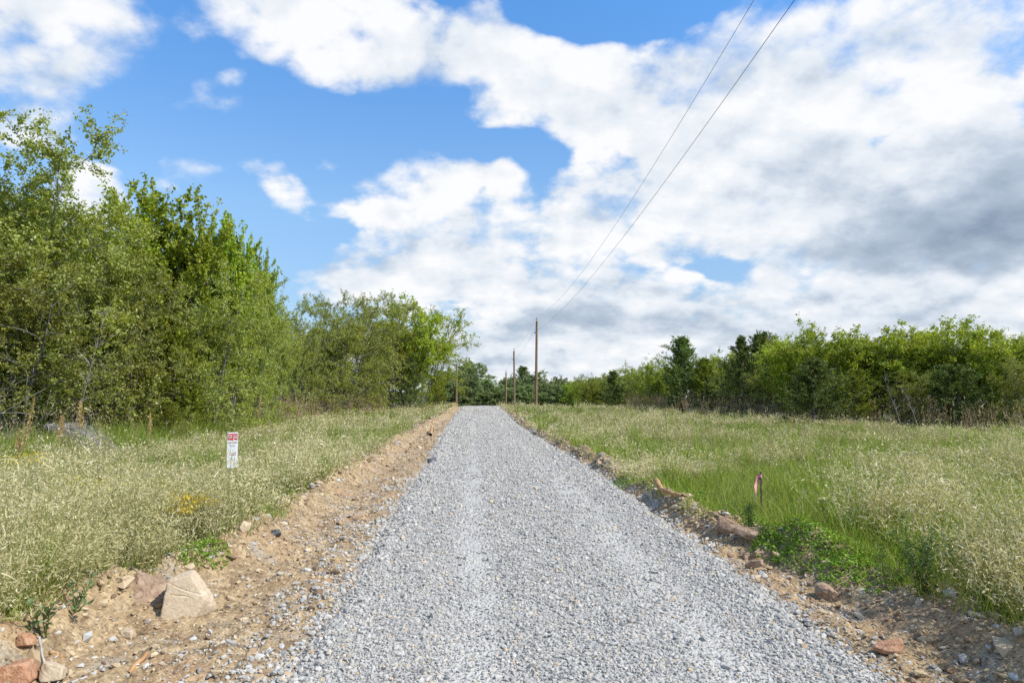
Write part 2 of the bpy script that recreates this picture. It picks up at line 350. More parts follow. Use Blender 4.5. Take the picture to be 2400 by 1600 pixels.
def scatter_stones(rng, P, size, flat=.6):
    V0, F0 = ico(); n = len(P)
    V = V0[None]*(1+rng.uniform(-.38, .30, (n, 12, 1)))*np.stack([rng.uniform(.8, 1.35, n), rng.uniform(.6, 1., n), rng.uniform(.45, .85, n)], 1)[:, None]
    V = np.einsum('nij,nvj->nvi', rot_mats(rng, n), V); V[..., 2] *= flat+.25
    V = V*size[:, None, None]*.5+P[:, None]
    return V.reshape(-1, 3), (F0[None]+12*np.arange(n)[:, None, None]).reshape(-1, 3)
rng = np.random.RandomState(3)
def log_y(n, a, b): return a*np.exp(rng.rand(n)*math.log(b/a))
y1 = log_y(150000, 3.3, 74); x1 = rng.uniform(-1.35, 2.75, len(y1))+road_shift(y1)
u = np.minimum(x1-left_edge(y1), right_edge(y1)-x1)+rng.normal(0, .03, len(y1))
tw = .07*vnoise(y1*.7, y1*0)
bare = np.maximum(np.exp(-((x1+.03+tw)/.17)**4), .75*np.exp(-((x1-1.5+tw)/.22)**4))*(.75+.45*vnoise(x1*4, y1*1.5))
k = (u > -.12) & (rng.rand(len(u)) < 1-.93*bare) & ((u > .03) | (rng.rand(len(u)) < .5))
x1, y1, u = x1[k], y1[k], u[k]
s1 = rng.lognormal(math.log(.0185), .38, len(x1)).clip(.008, .07)*(1+.055*np.maximum(y1-4, 0))*(1+.25*(u < .35))
z1 = np.maximum(road_top(x1, y1), ground_z(x1, y1))+np.minimum(s1, .05)*.10
# loose stones spilled over the clay on the left, thinner on the right
y2 = log_y(5200, 3.3, 13); x2 = left_edge(y2)-.04-rng.exponential(.33, len(y2))
k = (x2 > left_grass(y2)+.35) & (fbm(x2*1.6, y2*1.6, 3) > -.12-.5*sstep(y2, 6, 3.5)); x2, y2 = x2[k], y2[k]
y3 = log_y(1500, 3.6, 20); x3 = right_edge(y3)+.03+rng.exponential(.12, len(y3)); k = x3 < right_grass(y3)-.05; x3, y3 = x3[k], y3[k]
x2 = np.concatenate([x2, x3]); y2 = np.concatenate([y2, y3])
s2 = rng.lognormal(math.log(.022), .4, len(x2)).clip(.008, .07)*(1+.03*np.maximum(y2-4, 0))
P = np.concatenate([np.stack([x1, y1, z1], 1), np.stack([x2, y2, ground_z(x2, y2)+s2*.15], 1)])
V, F = scatter_stones(rng, P, np.concatenate([s1, s2]))
tag(link('gravel', mesh('gravel', V, F), M['stone']), 'loose angular grey stones covering the road and spilling on the clay', 'gravel', kind='stuff')
y4 = log_y(26000, 3.3, 40); side = rng.rand(len(y4)) < .5
w4 = rng.rand(len(y4)); x4 = np.where(side, left_grass(y4)-.25+w4*(left_edge(y4)-left_grass(y4)+.2), right_edge(y4)+.05+w4*(right_grass(y4)+.25-right_edge(y4)))
s4 = rng.lognormal(math.log(.020), .55, len(x4)).clip(.006, .11)*(1+.035*np.maximum(y4-4, 0))
y5 = log_y(1700, 3.4, 55); sd5 = rng.rand(len(y5)) < .5; x5 = np.where(sd5, left_grass(y5)+rng.normal(.06, .14, len(y5)), right_grass(y5)+rng.normal(-.06, .14, len(y5)))
s5 = rng.lognormal(math.log(.055), .45, len(x5)).clip(.03, .16)*(1+.02*y5)
x4 = np.concatenate([x4, x5]); y4 = np.concatenate([y4, y5]); s4 = np.concatenate([s4, s5])
V, F = scatter_stones(rng, np.stack([x4, y4, ground_z(x4, y4)+np.minimum(s4, .05)*.06], 1), s4, .45)
tag(link('clay_clods', mesh('clay_clods', V, F), M['clod']), 'crumbled tan clods and chips of rock strewn over both verges', 'clods', kind='stuff')

# ------------------------------------------------------------------ meadow
def ribbons(P, D, L, W, segs, rng, bend=.25, droop=0.):
    """thin tapering blades: n of them, each segs quads ending in a point"""
    n = len(P); side = unit(np.cross(D, unit(rng.normal(size=(n, 3)))))
    b = rng.normal(size=(n, 3))*bend; b[:, 2] -= droop
    pts = [P+D*(L*t)[:, None]+b*(L*t*t)[:, None] for t in np.linspace(0, 1, segs+1)]
    V = np.empty((n, 2*segs+1, 3))
    for i in range(segs):
        wd = (W*(1-.75*i/segs))[:, None]*.5*side; V[:, 2*i] = pts[i]-wd; V[:, 2*i+1] = pts[i]+wd
    V[:, -1] = pts[-1]
    q = np.array([(2*i, 2*i+1, 2*i+3, 2*i+2) for i in range(segs-1)], int).reshape(-1, 4); tr = np.array([(2*segs-2, 2*segs-1, 2*segs)])
    o = (2*segs+1)*np.arange(n)[:, None, None]
    return V.reshape(-1, 3), [(q[None]+o).reshape(-1, 4), (tr[None]+o).reshape(-1, 3)], pts[-1]
def leaves(C, A, Lg, W, rng, up=.4):
    n = len(C); S = unit(np.cross(A, unit(rng.normal(size=(n, 3))+np.array([0, 0, up])))); a = A*(Lg*.5)[:, None]; s = S*(W*.5)[:, None]
    fold = unit(np.cross(A, S))*(W*.18)[:, None]
    V = np.stack([C-a, C+s+fold-a*.1, C+a, C-s+fold-a*.1], 1)
    return V.reshape(-1, 3), np.arange(4*n).reshape(n, 4)
class Pile:
    def __init__(s): s.V = []; s.F = {}; s.n = 0
    def add(s, V, F):
        for f in (F if isinstance(F, list) else [F]):
            if len(f): s.F.setdefault(f.shape[1], []).append(np.asarray(f)+s.n)
        s.V.append(np.asarray(V, np.float32)); s.n += len(V)
    def mesh(s, name, smooth=False): return mesh(name, np.concatenate(s.V), [np.concatenate(f) for f in s.F.values()], smooth)
def fan(n, a, b, half=.86):          # plant sites, evenly thick in the eye: density falls with distance
    d = log_y(n, a, b); th = rng.uniform(-half, half, n)+.053
    return np.sin(th)*d, np.cos(th)*d, d
def left_wood(y): return np.interp(y, [0, 12, 20, 30, 42, 52, 60, 75, 100], [-13, -12.5, -11.5, -11.8, -11.2, -8.5, -6, -4.2, -5])
def right_wood(y): return np.interp(y, [0, 34, 40, 48, 58, 75, 100, 130], [36, 31, 27, 22, 18, 16.5, 18, 20])
def in_meadow(x, y, m=0.):
    ok = ((x < left_grass(y)-m) & (x > left_wood(y)-1.5)) | ((x > right_grass(y)+m) & (x < right_wood(y)+2))
    return ok
def lean(n, tilt, rng):
    D = np.stack([rng.normal(0, tilt, n), rng.normal(0, tilt, n), np.ones(n)], 1); return unit(D)

rng = np.random.RandomState(11)
def domes(x, y, cell=.95):           # rounded tussocks: 1 at the heart of one, 0 in the gaps between
    gx, gy = x/cell, y/cell; ix, iy = np.floor(gx).astype(int), np.floor(gy).astype(int); best = np.zeros(len(x))
    for a in (-1, 0, 1):
        for b in (-1, 0, 1):
            h = _perm[(ix+a) % 256, (iy+b) % 256]; k = _perm[(iy+b+77) % 256, (ix+a+31) % 256]; r = _perm[(ix+a+13) % 256, (iy+b+101) % 256]
            q = np.hypot(gx-(ix+a+h), gy-(iy+b+k))/(.42+.42*r); best = np.maximum(best, np.sqrt(np.maximum(0, 1-q*q))*(.45+.55*_perm[(ix+a+59) % 256, (iy+b+7) % 256]))
    return best
def clump(x, y): return fbm(x*2.3+5, y*2.3, 2)
def pale_mask(x, y): return .35*clump(x, y)+ 1.1*fbm(x*.33, y*.33+3, 3)+.75*fbm(x*1.25, y*1.25, 2)
# dry pale weeds: bushy heads of small cream flowers over thin green stems
x, y, d = fan(42000, 3.6, 85); k = in_meadow(x, y, -.10) & (rng.rand(len(x)) > .5*(~in_meadow(x, y, .06))); x, y, d = x[k], y[k], d[k]
leftside = x < 0
k = pale_mask(x, y) > np.where(leftside, -.22, .10)+rng.normal(0, .12, len(x)); x, y, d = x[k], y[k], d[k]; dm = domes(x, y); k = dm > .16+.20*rng.rand(len(x)); x, y, d, dm = x[k], y[k], d[k], dm[k]
stems, heads = Pile(), Pile()
edge = np.minimum(np.where(x < 0, left_grass(y)-x, x-right_grass(y)), 2.)
hgt = (.27+.20*rng.rand(len(x))**1.5)*(.80+.75*sstep(d, 16, 5))*(.80+.20*sstep(edge, 0, .5))*(.16+1.95*dm)*(.85+.4*fbm(x*.5, y*.5, 2)); base = np.stack([x, y, ground_z(x, y, False)-.02], 1)
n = len(x); ns = np.where(d < 9, 9, np.where(d < 20, 6, 4))
idx = np.repeat(np.arange(n), ns); D = lean(len(idx), .42, rng)
L = hgt[idx]*rng.uniform(.6, 1.15, len(idx))*(1+.45*(rng.rand(len(idx)) < .06))
V, F, tips = ribbons(base[idx]+rng.normal(0, .05, (len(idx), 3))*np.array([1, 1, 0]), D, L, .004+.0007*d[idx], 2, rng, .18); stems.add(V, F)
nf = np.where(d < 9, 8, np.where(d < 20, 6, 6))[idx]; j = np.repeat(np.arange(len(idx)), nf)
sp = (.075*(1+.03*d[idx]))[j]
C = tips[j]+rng.normal(size=(len(j), 3))*np.stack([sp, sp, sp*.8], 1)*.8-D[j]*(rng.rand(len(j))**2*L[j]*.45)[:, None]
dj = d[idx][j]; ln = (.0145+.0016*dj)*rng.uniform(.6, 1.4, len(j))
V, F = leaves(C, unit(rng.normal(size=(len(j), 3))+np.array([0, 0, .3])), ln, ln*rng.uniform(.22, .5, len(j)), rng); heads.add(V, F)
# slender arching spikelets fanning from the upper part of every stem
nr = np.where(d < 9, 6, np.where(d < 20, 5, 4))[idx]; j = np.repeat(np.arange(len(idx)), nr); q = rng.rand(len(j))*.5
B = tips[j]-D[j]*(q*L[j])[:, None]; dj = d[idx][j]
V, F, _ = ribbons(B, unit(D[j]*.8+rng.normal(0, .62, (len(j), 3))+np.array([.12, 0, .15])), (.055+.0022*dj)*rng.uniform(.5, 1.5, len(j)), (.0045+.00062*dj)*rng.uniform(.6, 1.3, len(j)), 2, rng, .35, .35); heads.add(V, F)
tag(link('weed_stems', stems.mesh('weed_stems'), M['stem']), 'thin green stems under the pale dry flower heads of the meadow', 'weeds', kind='stuff')
tag(link('dry_flower_heads', heads.mesh('dry_flower_heads'), M['pale']), 'cream dried flower heads frothing over the meadow on both sides', 'dry flowers', kind='stuff')
# green grass: between, and in bright patches
gr = Pile()
x, y, d = fan(52000, 3.5, 85); k = in_meadow(x, y, -.06); x, y, d = x[k], y[k], d[k]
pm = pale_mask(x, y); k = rng.rand(len(x)) < np.where(pm > .05, .55, 1.); x, y, d, pm = x[k], y[k], d[k], pm[k]
dm = domes(x, y); nb = np.where(d < 9, 17, np.where(d < 20, 13, 8)); idx = np.repeat(np.arange(len(x)), nb)
hg = np.where(pm < -.12, .27, .24)*(1.0+.45*sstep(d, 14, 5))*(.38+.5*sstep(fbm(x*1.3+9, y*1.3, 2), -.5, .5)+.75*dm*rng.rand(len(x)))*.92*(.6+.4*sstep(np.minimum(np.where(x < 0, left_grass(y)-x, x-right_grass(y)), 2.), 0, .5))
B = np.stack([x, y, ground_z(x, y, False)-.02], 1)[idx]; sp = .05+.004*d[idx]
B = B+rng.normal(size=B.shape)*np.stack([sp, sp, sp*0], 1)
V, F, _ = ribbons(B, lean(len(idx), .42, rng), hg[idx]*rng.uniform(.55, 1.3, len(idx)), .0032+.00075*d[idx], 2, rng, .35, .15); gr.add(V, F)
# tall fresh tufts standing clear of the rest
x, y, d = fan(5200, 3.8, 60); k = in_meadow(x, y, -.05) & (fbm(x*.7+60, y*.7, 2) > .08); x, y, d = x[k], y[k], d[k]
idx = np.repeat(np.arange(len(x)), 26); ht = rng.uniform(.36, .72, len(x))
B = np.stack([x, y, ground_z(x, y, False)-.02], 1)[idx]+rng.normal(0, .045, (len(idx), 3))*np.array([1, 1, 0])
V, F, _ = ribbons(B, lean(len(idx), .24, rng), ht[idx]*rng.uniform(.5, 1.15, len(idx)), .004+.0006*d[idx], 3, rng, .3, .12); gr.add(V, F)
y = rng.uniform(14, 33, 1500); x = left_wood(y)+rng.uniform(.3, 2.6, 1500); idx = np.repeat(np.arange(1500), 16)
B = np.stack([x, y, ground_z(x, y, False)-.02], 1)[idx]+rng.normal(0, .1, (len(idx), 3))*np.array([1, 1, 0])
V, F, _ = ribbons(B, lean(len(idx), .25, rng), rng.uniform(.3, .85, len(idx)), .004+.0006*y[idx], 3, rng, .3, .12); gr.add(V, F)
tag(link('meadow_grass', gr.mesh('meadow_grass'), M['grass']), 'fresh green grass growing in patches through the dry meadow', 'grass', kind='stuff')
# tall straw along the wood edges and thinly over the right meadow
st = Pile()
def straw_rows(n, ya, yb, f, spread, h, wd):
    y = rng.uniform(ya, yb, n); x = f(y)+rng.normal(0, spread, n); k = fbm(x*.5, y*.5+40, 2) > -.25; x, y = x[k], y[k]
    idx = np.repeat(np.arange(len(x)), 8)
    B = np.stack([x, y, ground_z(x, y, False)], 1)[idx]+rng.normal(0, .09, (len(idx), 3))*np.array([1, 1, 0])
    V, F, tips = ribbons(B, lean(len(idx), .16, rng), h*rng.uniform(.5, 1.15, len(idx)), np.full(len(idx), wd), 3, rng, .12); st.add(V, F)
    j = np.repeat(np.arange(len(idx)), 4); C = tips[j]-np.array([0, 0, 1.])*(rng.rand(len(j))*h*.3)[:, None]+rng.normal(0, .025, (len(j), 3))
    V, F = leaves(C, lean(len(j), .4, rng), np.full(len(j), wd*7), np.full(len(j), wd*1.8), rng); st.add(V, F)
straw_rows(260, 27, 58, lambda y: left_wood(y)+1.1, .5, 1.35, .016)
straw_rows(55, 14, 30, lambda y: left_wood(y)+1.2, .6, 1.0, .011)
straw_rows(230, 34, 72, lambda y: right_wood(y)-1.0, .7, 1.45, .02)
straw_rows(420, 10, 45, lambda y: 4.5+rng.rand(len(y))*y*.5, .5, .75, .006)
straw_rows(110, 6, 22, lambda y: -3.6-rng.rand(len(y))*y*.35, .4, .7, .005)
tag(link('broom_straw', st.mesh('broom_straw'), M['straw']), 'tall reddish brown straw standing along the feet of the woods', 'straw', kind='stuff')
# low bright leaves creeping onto the right verge
mt = Pile()
for px, py, r in ((1770, 1238, .16), (1830, 1262, .3), (1890, 1268, .32), (1950, 1290, .35), (1790, 1275, .12), (1840, 1272, .14), (2000, 1300, .3), (1975, 1345, .2), (2060, 1365, .2), (1760, 1215, .2), (500, 1300, .15), (455, 1312, .12), (1500, 1125, .5), (1560, 1130, .4), (1640, 1165, .3)):
    c = on_ground(px, py); n = int(2600*r*r**.3)
    a, q = rng.rand(n)*6.283, r*np.sqrt(rng.rand(n)); X0 = c[0]+np.cos(a)*q; Y0 = c[1]+np.sin(a)*q*1.3
    C = np.stack([X0, Y0, ground_z(X0, Y0)+.02+rng.rand(n)*.09*(1-.6*q/r)], 1); ln = rng.uniform(.022, .05, n)
    V, F = leaves(C, unit(rng.normal(size=(n, 3))*np.array([1, 1, .5])), ln, ln*.5, rng, 1.2); mt.add(V, F)
tag(link('creeping_ground_cover', mt.mesh('creeping_ground_cover'), M['mat']), 'low bright green leaves creeping from the meadow onto the verges', 'ground cover', kind='stuff')

# ------------------------------------------------------------------ trees
def tube(pile, pts, r0, r1, sides=5):
    pts = np.asarray(pts); n = len(pts); T = unit(np.gradient(pts, axis=0))
    ref = np.array([1., 0, 0]) if abs(T[0, 0]) < .8 else np.array([0, 1., 0])
    A = unit(np.cross(T, ref)); B = np.cross(T, A); r = np.linspace(r0, r1, n)[:, None, None]
    a = np.linspace(0, 2*math.pi, sides, endpoint=False)
    V = pts[:, None]+r*(A[:, None]*np.cos(a)[None, :, None]+B[:, None]*np.sin(a)[None, :, None])
    i = np.arange(n*sides).reshape(n, sides); j = np.roll(i, -1, 1)
    pile.add(V.reshape(-1, 3), np.stack([i[:-1], j[:-1], j[1:], i[1:]], -1).reshape(-1, 4))
def walk(rng, p, d, L, n, wander, up):
    out = [np.array(p, float)]; d = np.array(d, float)
    for _ in range(n):
        d = d+rng.normal(0, wander, 3); d[2] += up; d = d/np.linalg.norm(d); out.append(out[-1]+d*L/n)
    return np.array(out), d
def along(pts, t):
    k = t*(len(pts)-1); i = min(int(k), len(pts)-2); f = k-i
    return pts[i]*(1-f)+pts[i+1]*f, unit(pts[i+1]-pts[i])
def aim(az, el): return np.array([math.cos(az)*math.cos(el), math.sin(az)*math.cos(el), math.sin(el)])
def make_tree(seed, H=8., stems=3, spread=.16, bare=.14, limbs=13, limb_el=(25, 55), limb_len=.36, top=.6, subs=7, twigs=4, leaf=.085, per=13, wander=.16, twig_len=.55, up=.03, hang=.0, width=.5, lateral=.06, shoots=0, bend=(0, 0), trunk_r=.075):
    """a tree as two meshes: wood (stems, limbs, branches) and crown (single leaves along the twigs)"""
    rng = np.random.RandomState(seed); wood = Pile(); C, A = [], []
    def leafrow(pts, n, sp):
        t = rng.rand(n)*(len(pts)-1.001); i = t.astype(int); f = (t-i)[:, None]
        C.append(pts[i]*(1-f)+pts[i+1]*f+rng.normal(0, sp, (n, 3))); dv = unit(pts[i+1]-pts[i])
        a = unit(rng.normal(size=(n, 3))+dv*.6); a[:, 2] -= hang; A.append(unit(a))
    for s in range(stems):
        a0 = 6.283*(s+rng.rand()*.6)/stems; d0 = aim(a0, R(90)-spread*(.5+rng.rand()) if stems > 1 else R(90-rng.rand()*4))
        d0 = unit(d0+np.array([bend[0], bend[1], 0]))
        Hs = H*(1 if s == 0 else rng.uniform(.72, .98))*.93
        st_, _ = walk(rng, np.array([math.cos(a0), math.sin(a0), 0])*(.12 if stems > 1 else 0)-np.array([0, 0, .2]), d0, Hs, 9, wander*.4, .06)
        tube(wood, st_, trunk_r*rng.uniform(.7, 1.1), .012, 6)
        for l in range(limbs):
            t = bare+(1-bare)*((l+rng.rand())/limbs)**.9
            p, dv = along(st_, t); az = a0+2.4*l+rng.normal(0, .5)
            el = R(rng.uniform(*limb_el)); ll = H*limb_len*(1-t*top)*rng.uniform(.65, 1.15)
            lp, ld = walk(rng, p, aim(az, el), ll, 5, wander, up); tube(wood, lp, .028*(1-.6*t), .006, 4)
            for b in range(subs):
                tb = .2+.8*(b+rng.rand())/subs; p2, d2 = along(lp, min(tb, .999))
                sd = unit(d2*.7+rng.normal(0, .62, 3)+np.array([0, 0, up*3])); sl_ = ll*.36*rng.uniform(.6, 1.2)+.15
                sp, _ = walk(rng, p2, sd, sl_, 3, wander*1.2, up); tube(wood, sp, .009, .003, 3)
                leafrow(sp, per//2, lateral)
                for k in range(twigs):
                    p3, d3 = along(sp, .25+.74*rng.rand()); td = unit(d3*.8+rng.normal(0, .6, 3)+np.array([0, 0, up*3]))
                    tp, _ = walk(rng, p3, td, twig_len*rng.uniform(.5, 1.15), 3, wander, up)
                    if rng.rand() < .5: tube(wood, tp, .005, .002, 3)
                    leafrow(tp, per, lateral)
        for k in range(shoots):      # long upright wands clothed in leaves
            p, dv = along(st_, rng.uniform(.45, .95)); sd = unit(np.array([rng.normal(0, .30), rng.normal(0, .30), 1.]))
            sp, _ = walk(rng, p, sd, H*rng.uniform(.16, .34), 5, .06, .05); tube(wood, sp, .012, .003, 3); leafrow(sp, per*6, lateral*1.3)
    C = np.concatenate(C); A = np.concatenate(A); C[:, 2] = np.maximum(C[:, 2], .15)
    ln = leaf*rng.uniform(.6, 1.35, len(C)); V, F = leaves(C, A, ln, ln*width, rng)
    return wood.mesh('trunk', True), mesh('crown', V, F), float(np.percentile(V[:, 2], 99.3))
def make_cedar(seed, H=6., W=1.5, limbs=120, subs=6, per=13, leaf=.11, shape=.8, base=.04):
    rng = np.random.RandomState(seed); wood = Pile(); C, A = [], []
    tr, _ = walk(rng, (0, 0, -.2), (0, 0, 1), H*.97+.2, 10, .02, .05); tube(wood, tr, .10, .012, 6)
    for l in range(limbs):
        t = base+(1-base)*(l+rng.rand())/limbs*.98; p, _ = along(tr, t); az = 2.4*l+rng.normal(0, .4)
        ll = (W*(1-t)**shape*min(1, .55+t*2.2)+.10)*rng.uniform(.55, 1.2)*(1+.25*math.sin(3*az+seed))
        lp, ld = walk(rng, p, aim(az, R(rng.uniform(5, 38)+25*t)), ll, 4, .10, .06)
        tube(wood, lp, .018*(1-.7*t), .004, 3)
        for b in range(subs):
            p2, d2 = along(lp, min(.999, .18+.82*(b+rng.rand())/subs)); sd = unit(d2+rng.normal(0, .45, 3)+np.array([0, 0, .25])); sl_ = .14+ll*.28*rng.uniform(.5, 1.2)
            t_ = rng.rand(per); q = p2+sd*(sl_*t_)[:, None]+rng.normal(0, .035, (per, 3)); C.append(q); A.append(unit(sd+rng.normal(0, .5, (per, 3))))
    C = np.concatenate(C); A = np.concatenate(A); C[:, 2] = np.maximum(C[:, 2], .1)
    ln = leaf*rng.uniform(.6, 1.4, len(C)); V, F = leaves(C, A, ln, ln*.34, rng)
    return wood.mesh('trunk', True), mesh('crown', V, F), float(V[:, 2].max())

KIND = {}
def kind(key, leafmat, protos):
    for w, c, h in protos: w.materials.append(M['bark']); c.materials.append(M[leafmat])
    KIND[key] = protos
kind('olive', 'elm_leaf', [make_tree(s, 8., 3, .19, .05, 17, (8, 55), .42, .5, 7, 4, .098, 20, .17, .55, .01, width=.55, lateral=.05) for s in (1, 2, 3, 4)])
kind('pear', 'pear_leaf', [make_tree(s, 8.5, 4, .17, .10, 13, (35, 68), .34, .5, 6, 3, .15, 17, .10, .5, .07, .6, .62, .055, 16) for s in (11, 12, 13)])
kind('yellow', 'yellow_leaf', [make_tree(s, 6., 4, .30, .03, 13, (15, 62), .42, .45, 6, 4, .13, 14, .13, .5, .04, .5, .6, .06, 7) for s in (21, 22, 23)])
kind('cedar', 'cedar_leaf', [make_cedar(31, 6., 2.0, 140, 8, 15, .13, .85), make_cedar(32, 6., 2.3, 140, 9, 16, .14, .65), make_cedar(33, 6., 2.8, 140, 10, 16, .15, .5)])
kind('gold_cedar', 'olive_cedar', [make_cedar(41, 5.5, 2.0, 130, 9, 15, .13, .6)])
kind('leaning', 'elm_leaf', [make_tree(51, 10.5, 3, .10, .14, 19, (10, 50), .42, .45, 8, 4, .115, 26, .15, .7, .02, width=.55, bend=(.20, .04), trunk_r=.11)])
kind('arching', 'yellow_leaf', [make_tree(61, 8., 3, .2, .2, 13, (5, 45), .38, .3, 7, 4, .12, 16, .16, .6, -.02, bend=(.22, -.05))])
kind('far', 'far_leaf', [make_tree(s, 7., 4, .24, .02, 13, (15, 60), .40, .5, 6, 4, .19, 14, .15, .5, .03) for s in (71, 72)])
NAME = dict(olive='olive_leaved_tree', pear='upright_green_tree', yellow='yellow_green_tree', cedar='cedar_tree', gold_cedar='olive_cedar_tree', leaning='leaning_tree', arching='arching_tree', far='far_tree')
trng = np.random.RandomState(5)
def tree(key, px, d, top, label, group, var=None, wide=1., rz=None):
    p = at(px, 900, d); z0 = float(ground_z(p[0], p[1], False)); ztop = at(px, top, d)[2]
    pr = KIND[key]; w, c, h = pr[trng.randint(len(pr)) if var is None else var]
    s = (ztop-z0)/h
    o = empty(NAME[key], (p[0], p[1], z0-.03), trng.rand()*6.283 if rz is None else rz); o.scale = (s*wide, s*wide, s)
    tag(o, label, 'tree', group)
    link('trunk', w, parent=o); link('crown', c, parent=o)
    return o
GL, GR, GF, GB = 'trees of the left wood edge', 'trees of the right wood edge', 'trees beyond the crest', 'trees deep in the left wood'
tree('leaning', -40, 20.5, 310, 'tall sparse tree leaning in at the left picture edge, highest of the wood', GL, 0, 1., 0)
tree('olive', 40, 19.5, 560, 'bushy olive tree under the tall leaning tree at the far left', GL, 0, 1.15)
tree('olive', 185, 22, 520, 'slender dark-trunked olive tree behind the heap of dead grey branches', GL, 1)
tree('olive', 300, 23.5, 600, 'olive tree with a pale trunk slanting right, left of the golden cedar', GL, 2)
tree('pear', 290, 26, 475, 'bright green tree of upright shoots, leftmost of the upright ones in the left wood', GL, 0, .85)
tree('pear', 415, 27, 450, 'bright green tree with the highest upright shoots, above the golden cedar', GL, 1, .85)
tree('pear', 540, 29, 530, 'bright green tree of upright shoots above the for sale sign', GL, 2, .62)
tree('pear', 612, 32, 600, 'bright green tree on the right shoulder of the near left wood', GL, 0, .45)
tree('gold_cedar', 405, 24.5, 760, 'golden olive cedar showing between grey trunks left of the for sale sign', GL, 0, 1.2)
tree('gold_cedar', 325, 23, 905, 'low golden cedar seedling among the grass at the wood foot', GL, 0, 1.4)
tree('gold_cedar', 395, 21.5, 935, 'lowest golden cedar bush, nearest the meadow below the golden cedar', GL, 0, 1.6)
tree('gold_cedar', 455, 24, 890, 'golden cedar bush just left of the trunk behind the for sale sign', GL, 0, 1.3)
tree('olive', 490, 26, 640, 'grey-trunked olive tree standing directly behind the for sale sign', GL, 3)
tree('olive', 590, 30, 650, 'olive tree just right of the for sale sign, in front of the upright shoots', GL, 1, .62)
tree('cedar', 130, 24, 640, 'dark cedar half hidden behind the slender olive tree at the left', GL, 1, .9)
tree('olive', 650, 36, 715, 'thin olive tree where the near left wood steps back', GL, 0, .7)
tree('olive', 705, 42, 748, 'low olive tree in the dip of the left skyline', GL, 2, .95)
tree('olive', 765, 45, 715, 'olive tree left of the rounded middle clump', GL, 3)
tree('olive', 805, 47, 690, 'tallest olive tree of the rounded clump halfway down the road', GL, 1, .95)
tree('olive', 850, 50, 695, 'dense olive tree in the centre of the rounded clump', GL, 0)
tree('olive', 905, 54, 715, 'olive tree on the right side of the rounded clump', GL, 3)
tree('yellow', 955, 56, 710, 'yellow-green tree between the rounded clump and the arching tree', GL, 1, .9)
tree('arching', 990, 60, 725, 'yellow-green tree arching its boughs out over the road crest', GL, 0, 1., .1)
tree('cedar', 965, 53, 835, 'dark cedar at the foot of the arching tree', GL, 0, 1.)
tree('gold_cedar', 1022, 64, 880, 'small olive cedar bush right of the arching tree, nearest the road crest', GL, 0, 1.5)
for px, d, top in ((-100, 22, 420), (30, 24, 430), (110, 25, 470), (-150, 25, 520), (-60, 27, 480), (60, 28, 520), (150, 29, 540), (240, 30, 560), (350, 32, 590), (450, 34, 600), (550, 37, 680), (690, 50, 745), (640, 44, 735), (760, 54, 760), (880, 62, 745)):
    tree('olive', px, d, top, 'olive tree deep in the left wood, glimpsed through the front row', GB)
for px, d, top, key, wd, lab in (
    (1400, 84, 888, 'yellow', 1.2, 'small yellow-green tree at the far left end of the right wood'),
    (1440, 76, 866, 'cedar', 1.5, 'rounded dark cedar near the far left end of the right wood'),
    (1490, 72, 872, 'olive', 1., 'olive tree between the rounded dark cedar and the spired cedar'),
    (1545, 66, 850, 'yellow', .9, 'yellow-green tree left of the spired cedar in the right wood'),
    (1602, 60, 782, 'cedar', 1.15, 'spired dark cedar standing tall and alone in the right skyline'),
    (1655, 58, 835, 'gold_cedar', 1.1, 'olive cedar leaning on the right flank of the spired cedar'),
    (1690, 56, 865, 'olive', 1., 'grey-twigged olive tree right of the spired cedar'),
    (1746, 53, 782, 'cedar', 1.0, 'cedar with a narrow pointed tip, left one of the twin cedars'),
    (1803, 56, 772, 'cedar', 1.25, 'broad-topped cedar, right one of the twin cedars'),
    (1790, 51, 860, 'olive', 1., 'low olive tree in front of the twin cedars'),
    (1870, 49, 795, 'yellow', 1., 'yellow-green tree right beside the broad-topped cedar'),
    (1950, 46, 768, 'yellow', 1., 'yellow-green tree rising behind the wide dark cedar'),
    (1905, 41, 832, 'cedar', 1.5, 'wide almost black cedar low in the middle of the right wood'),
    (2035, 46, 775, 'yellow', 1., 'yellow-green tree right of the wide dark cedar'),
    (2110, 44, 780, 'yellow', 1., 'yellow-green tree over the slanting dry stems'),
    (2010, 42, 860, 'gold_cedar', 1.3, 'low olive cedar between the dark cedar and the slanting dry stems'),
    (2200, 43, 758, 'yellow', 1.05, 'tallest yellow-green tree of the right wood'),
    (2285, 43, 756, 'yellow', 1., 'yellow-green tree right next to the tallest one in the right wood'),
    (2250, 39, 846, 'cedar', 1.4, 'dark cedar under the tallest yellow-green tree'),
    (2345, 40, 785, 'yellow', 1., 'yellow-green tree close to the right picture edge'),
    (2390, 37.5, 840, 'olive', .9, 'grey olive tree in front at the right picture edge'),
    (2140, 41, 870, 'olive', 1., 'low olive tree behind the slanting dry stems'),
    (2455, 40, 780, 'yellow', 1., 'yellow-green tree cut off by the right picture edge')):
    tree(key, px, d, top, lab, GR, 1 if px in (1602, 1803) else 0 if px == 1746 else None, wd*1.2)
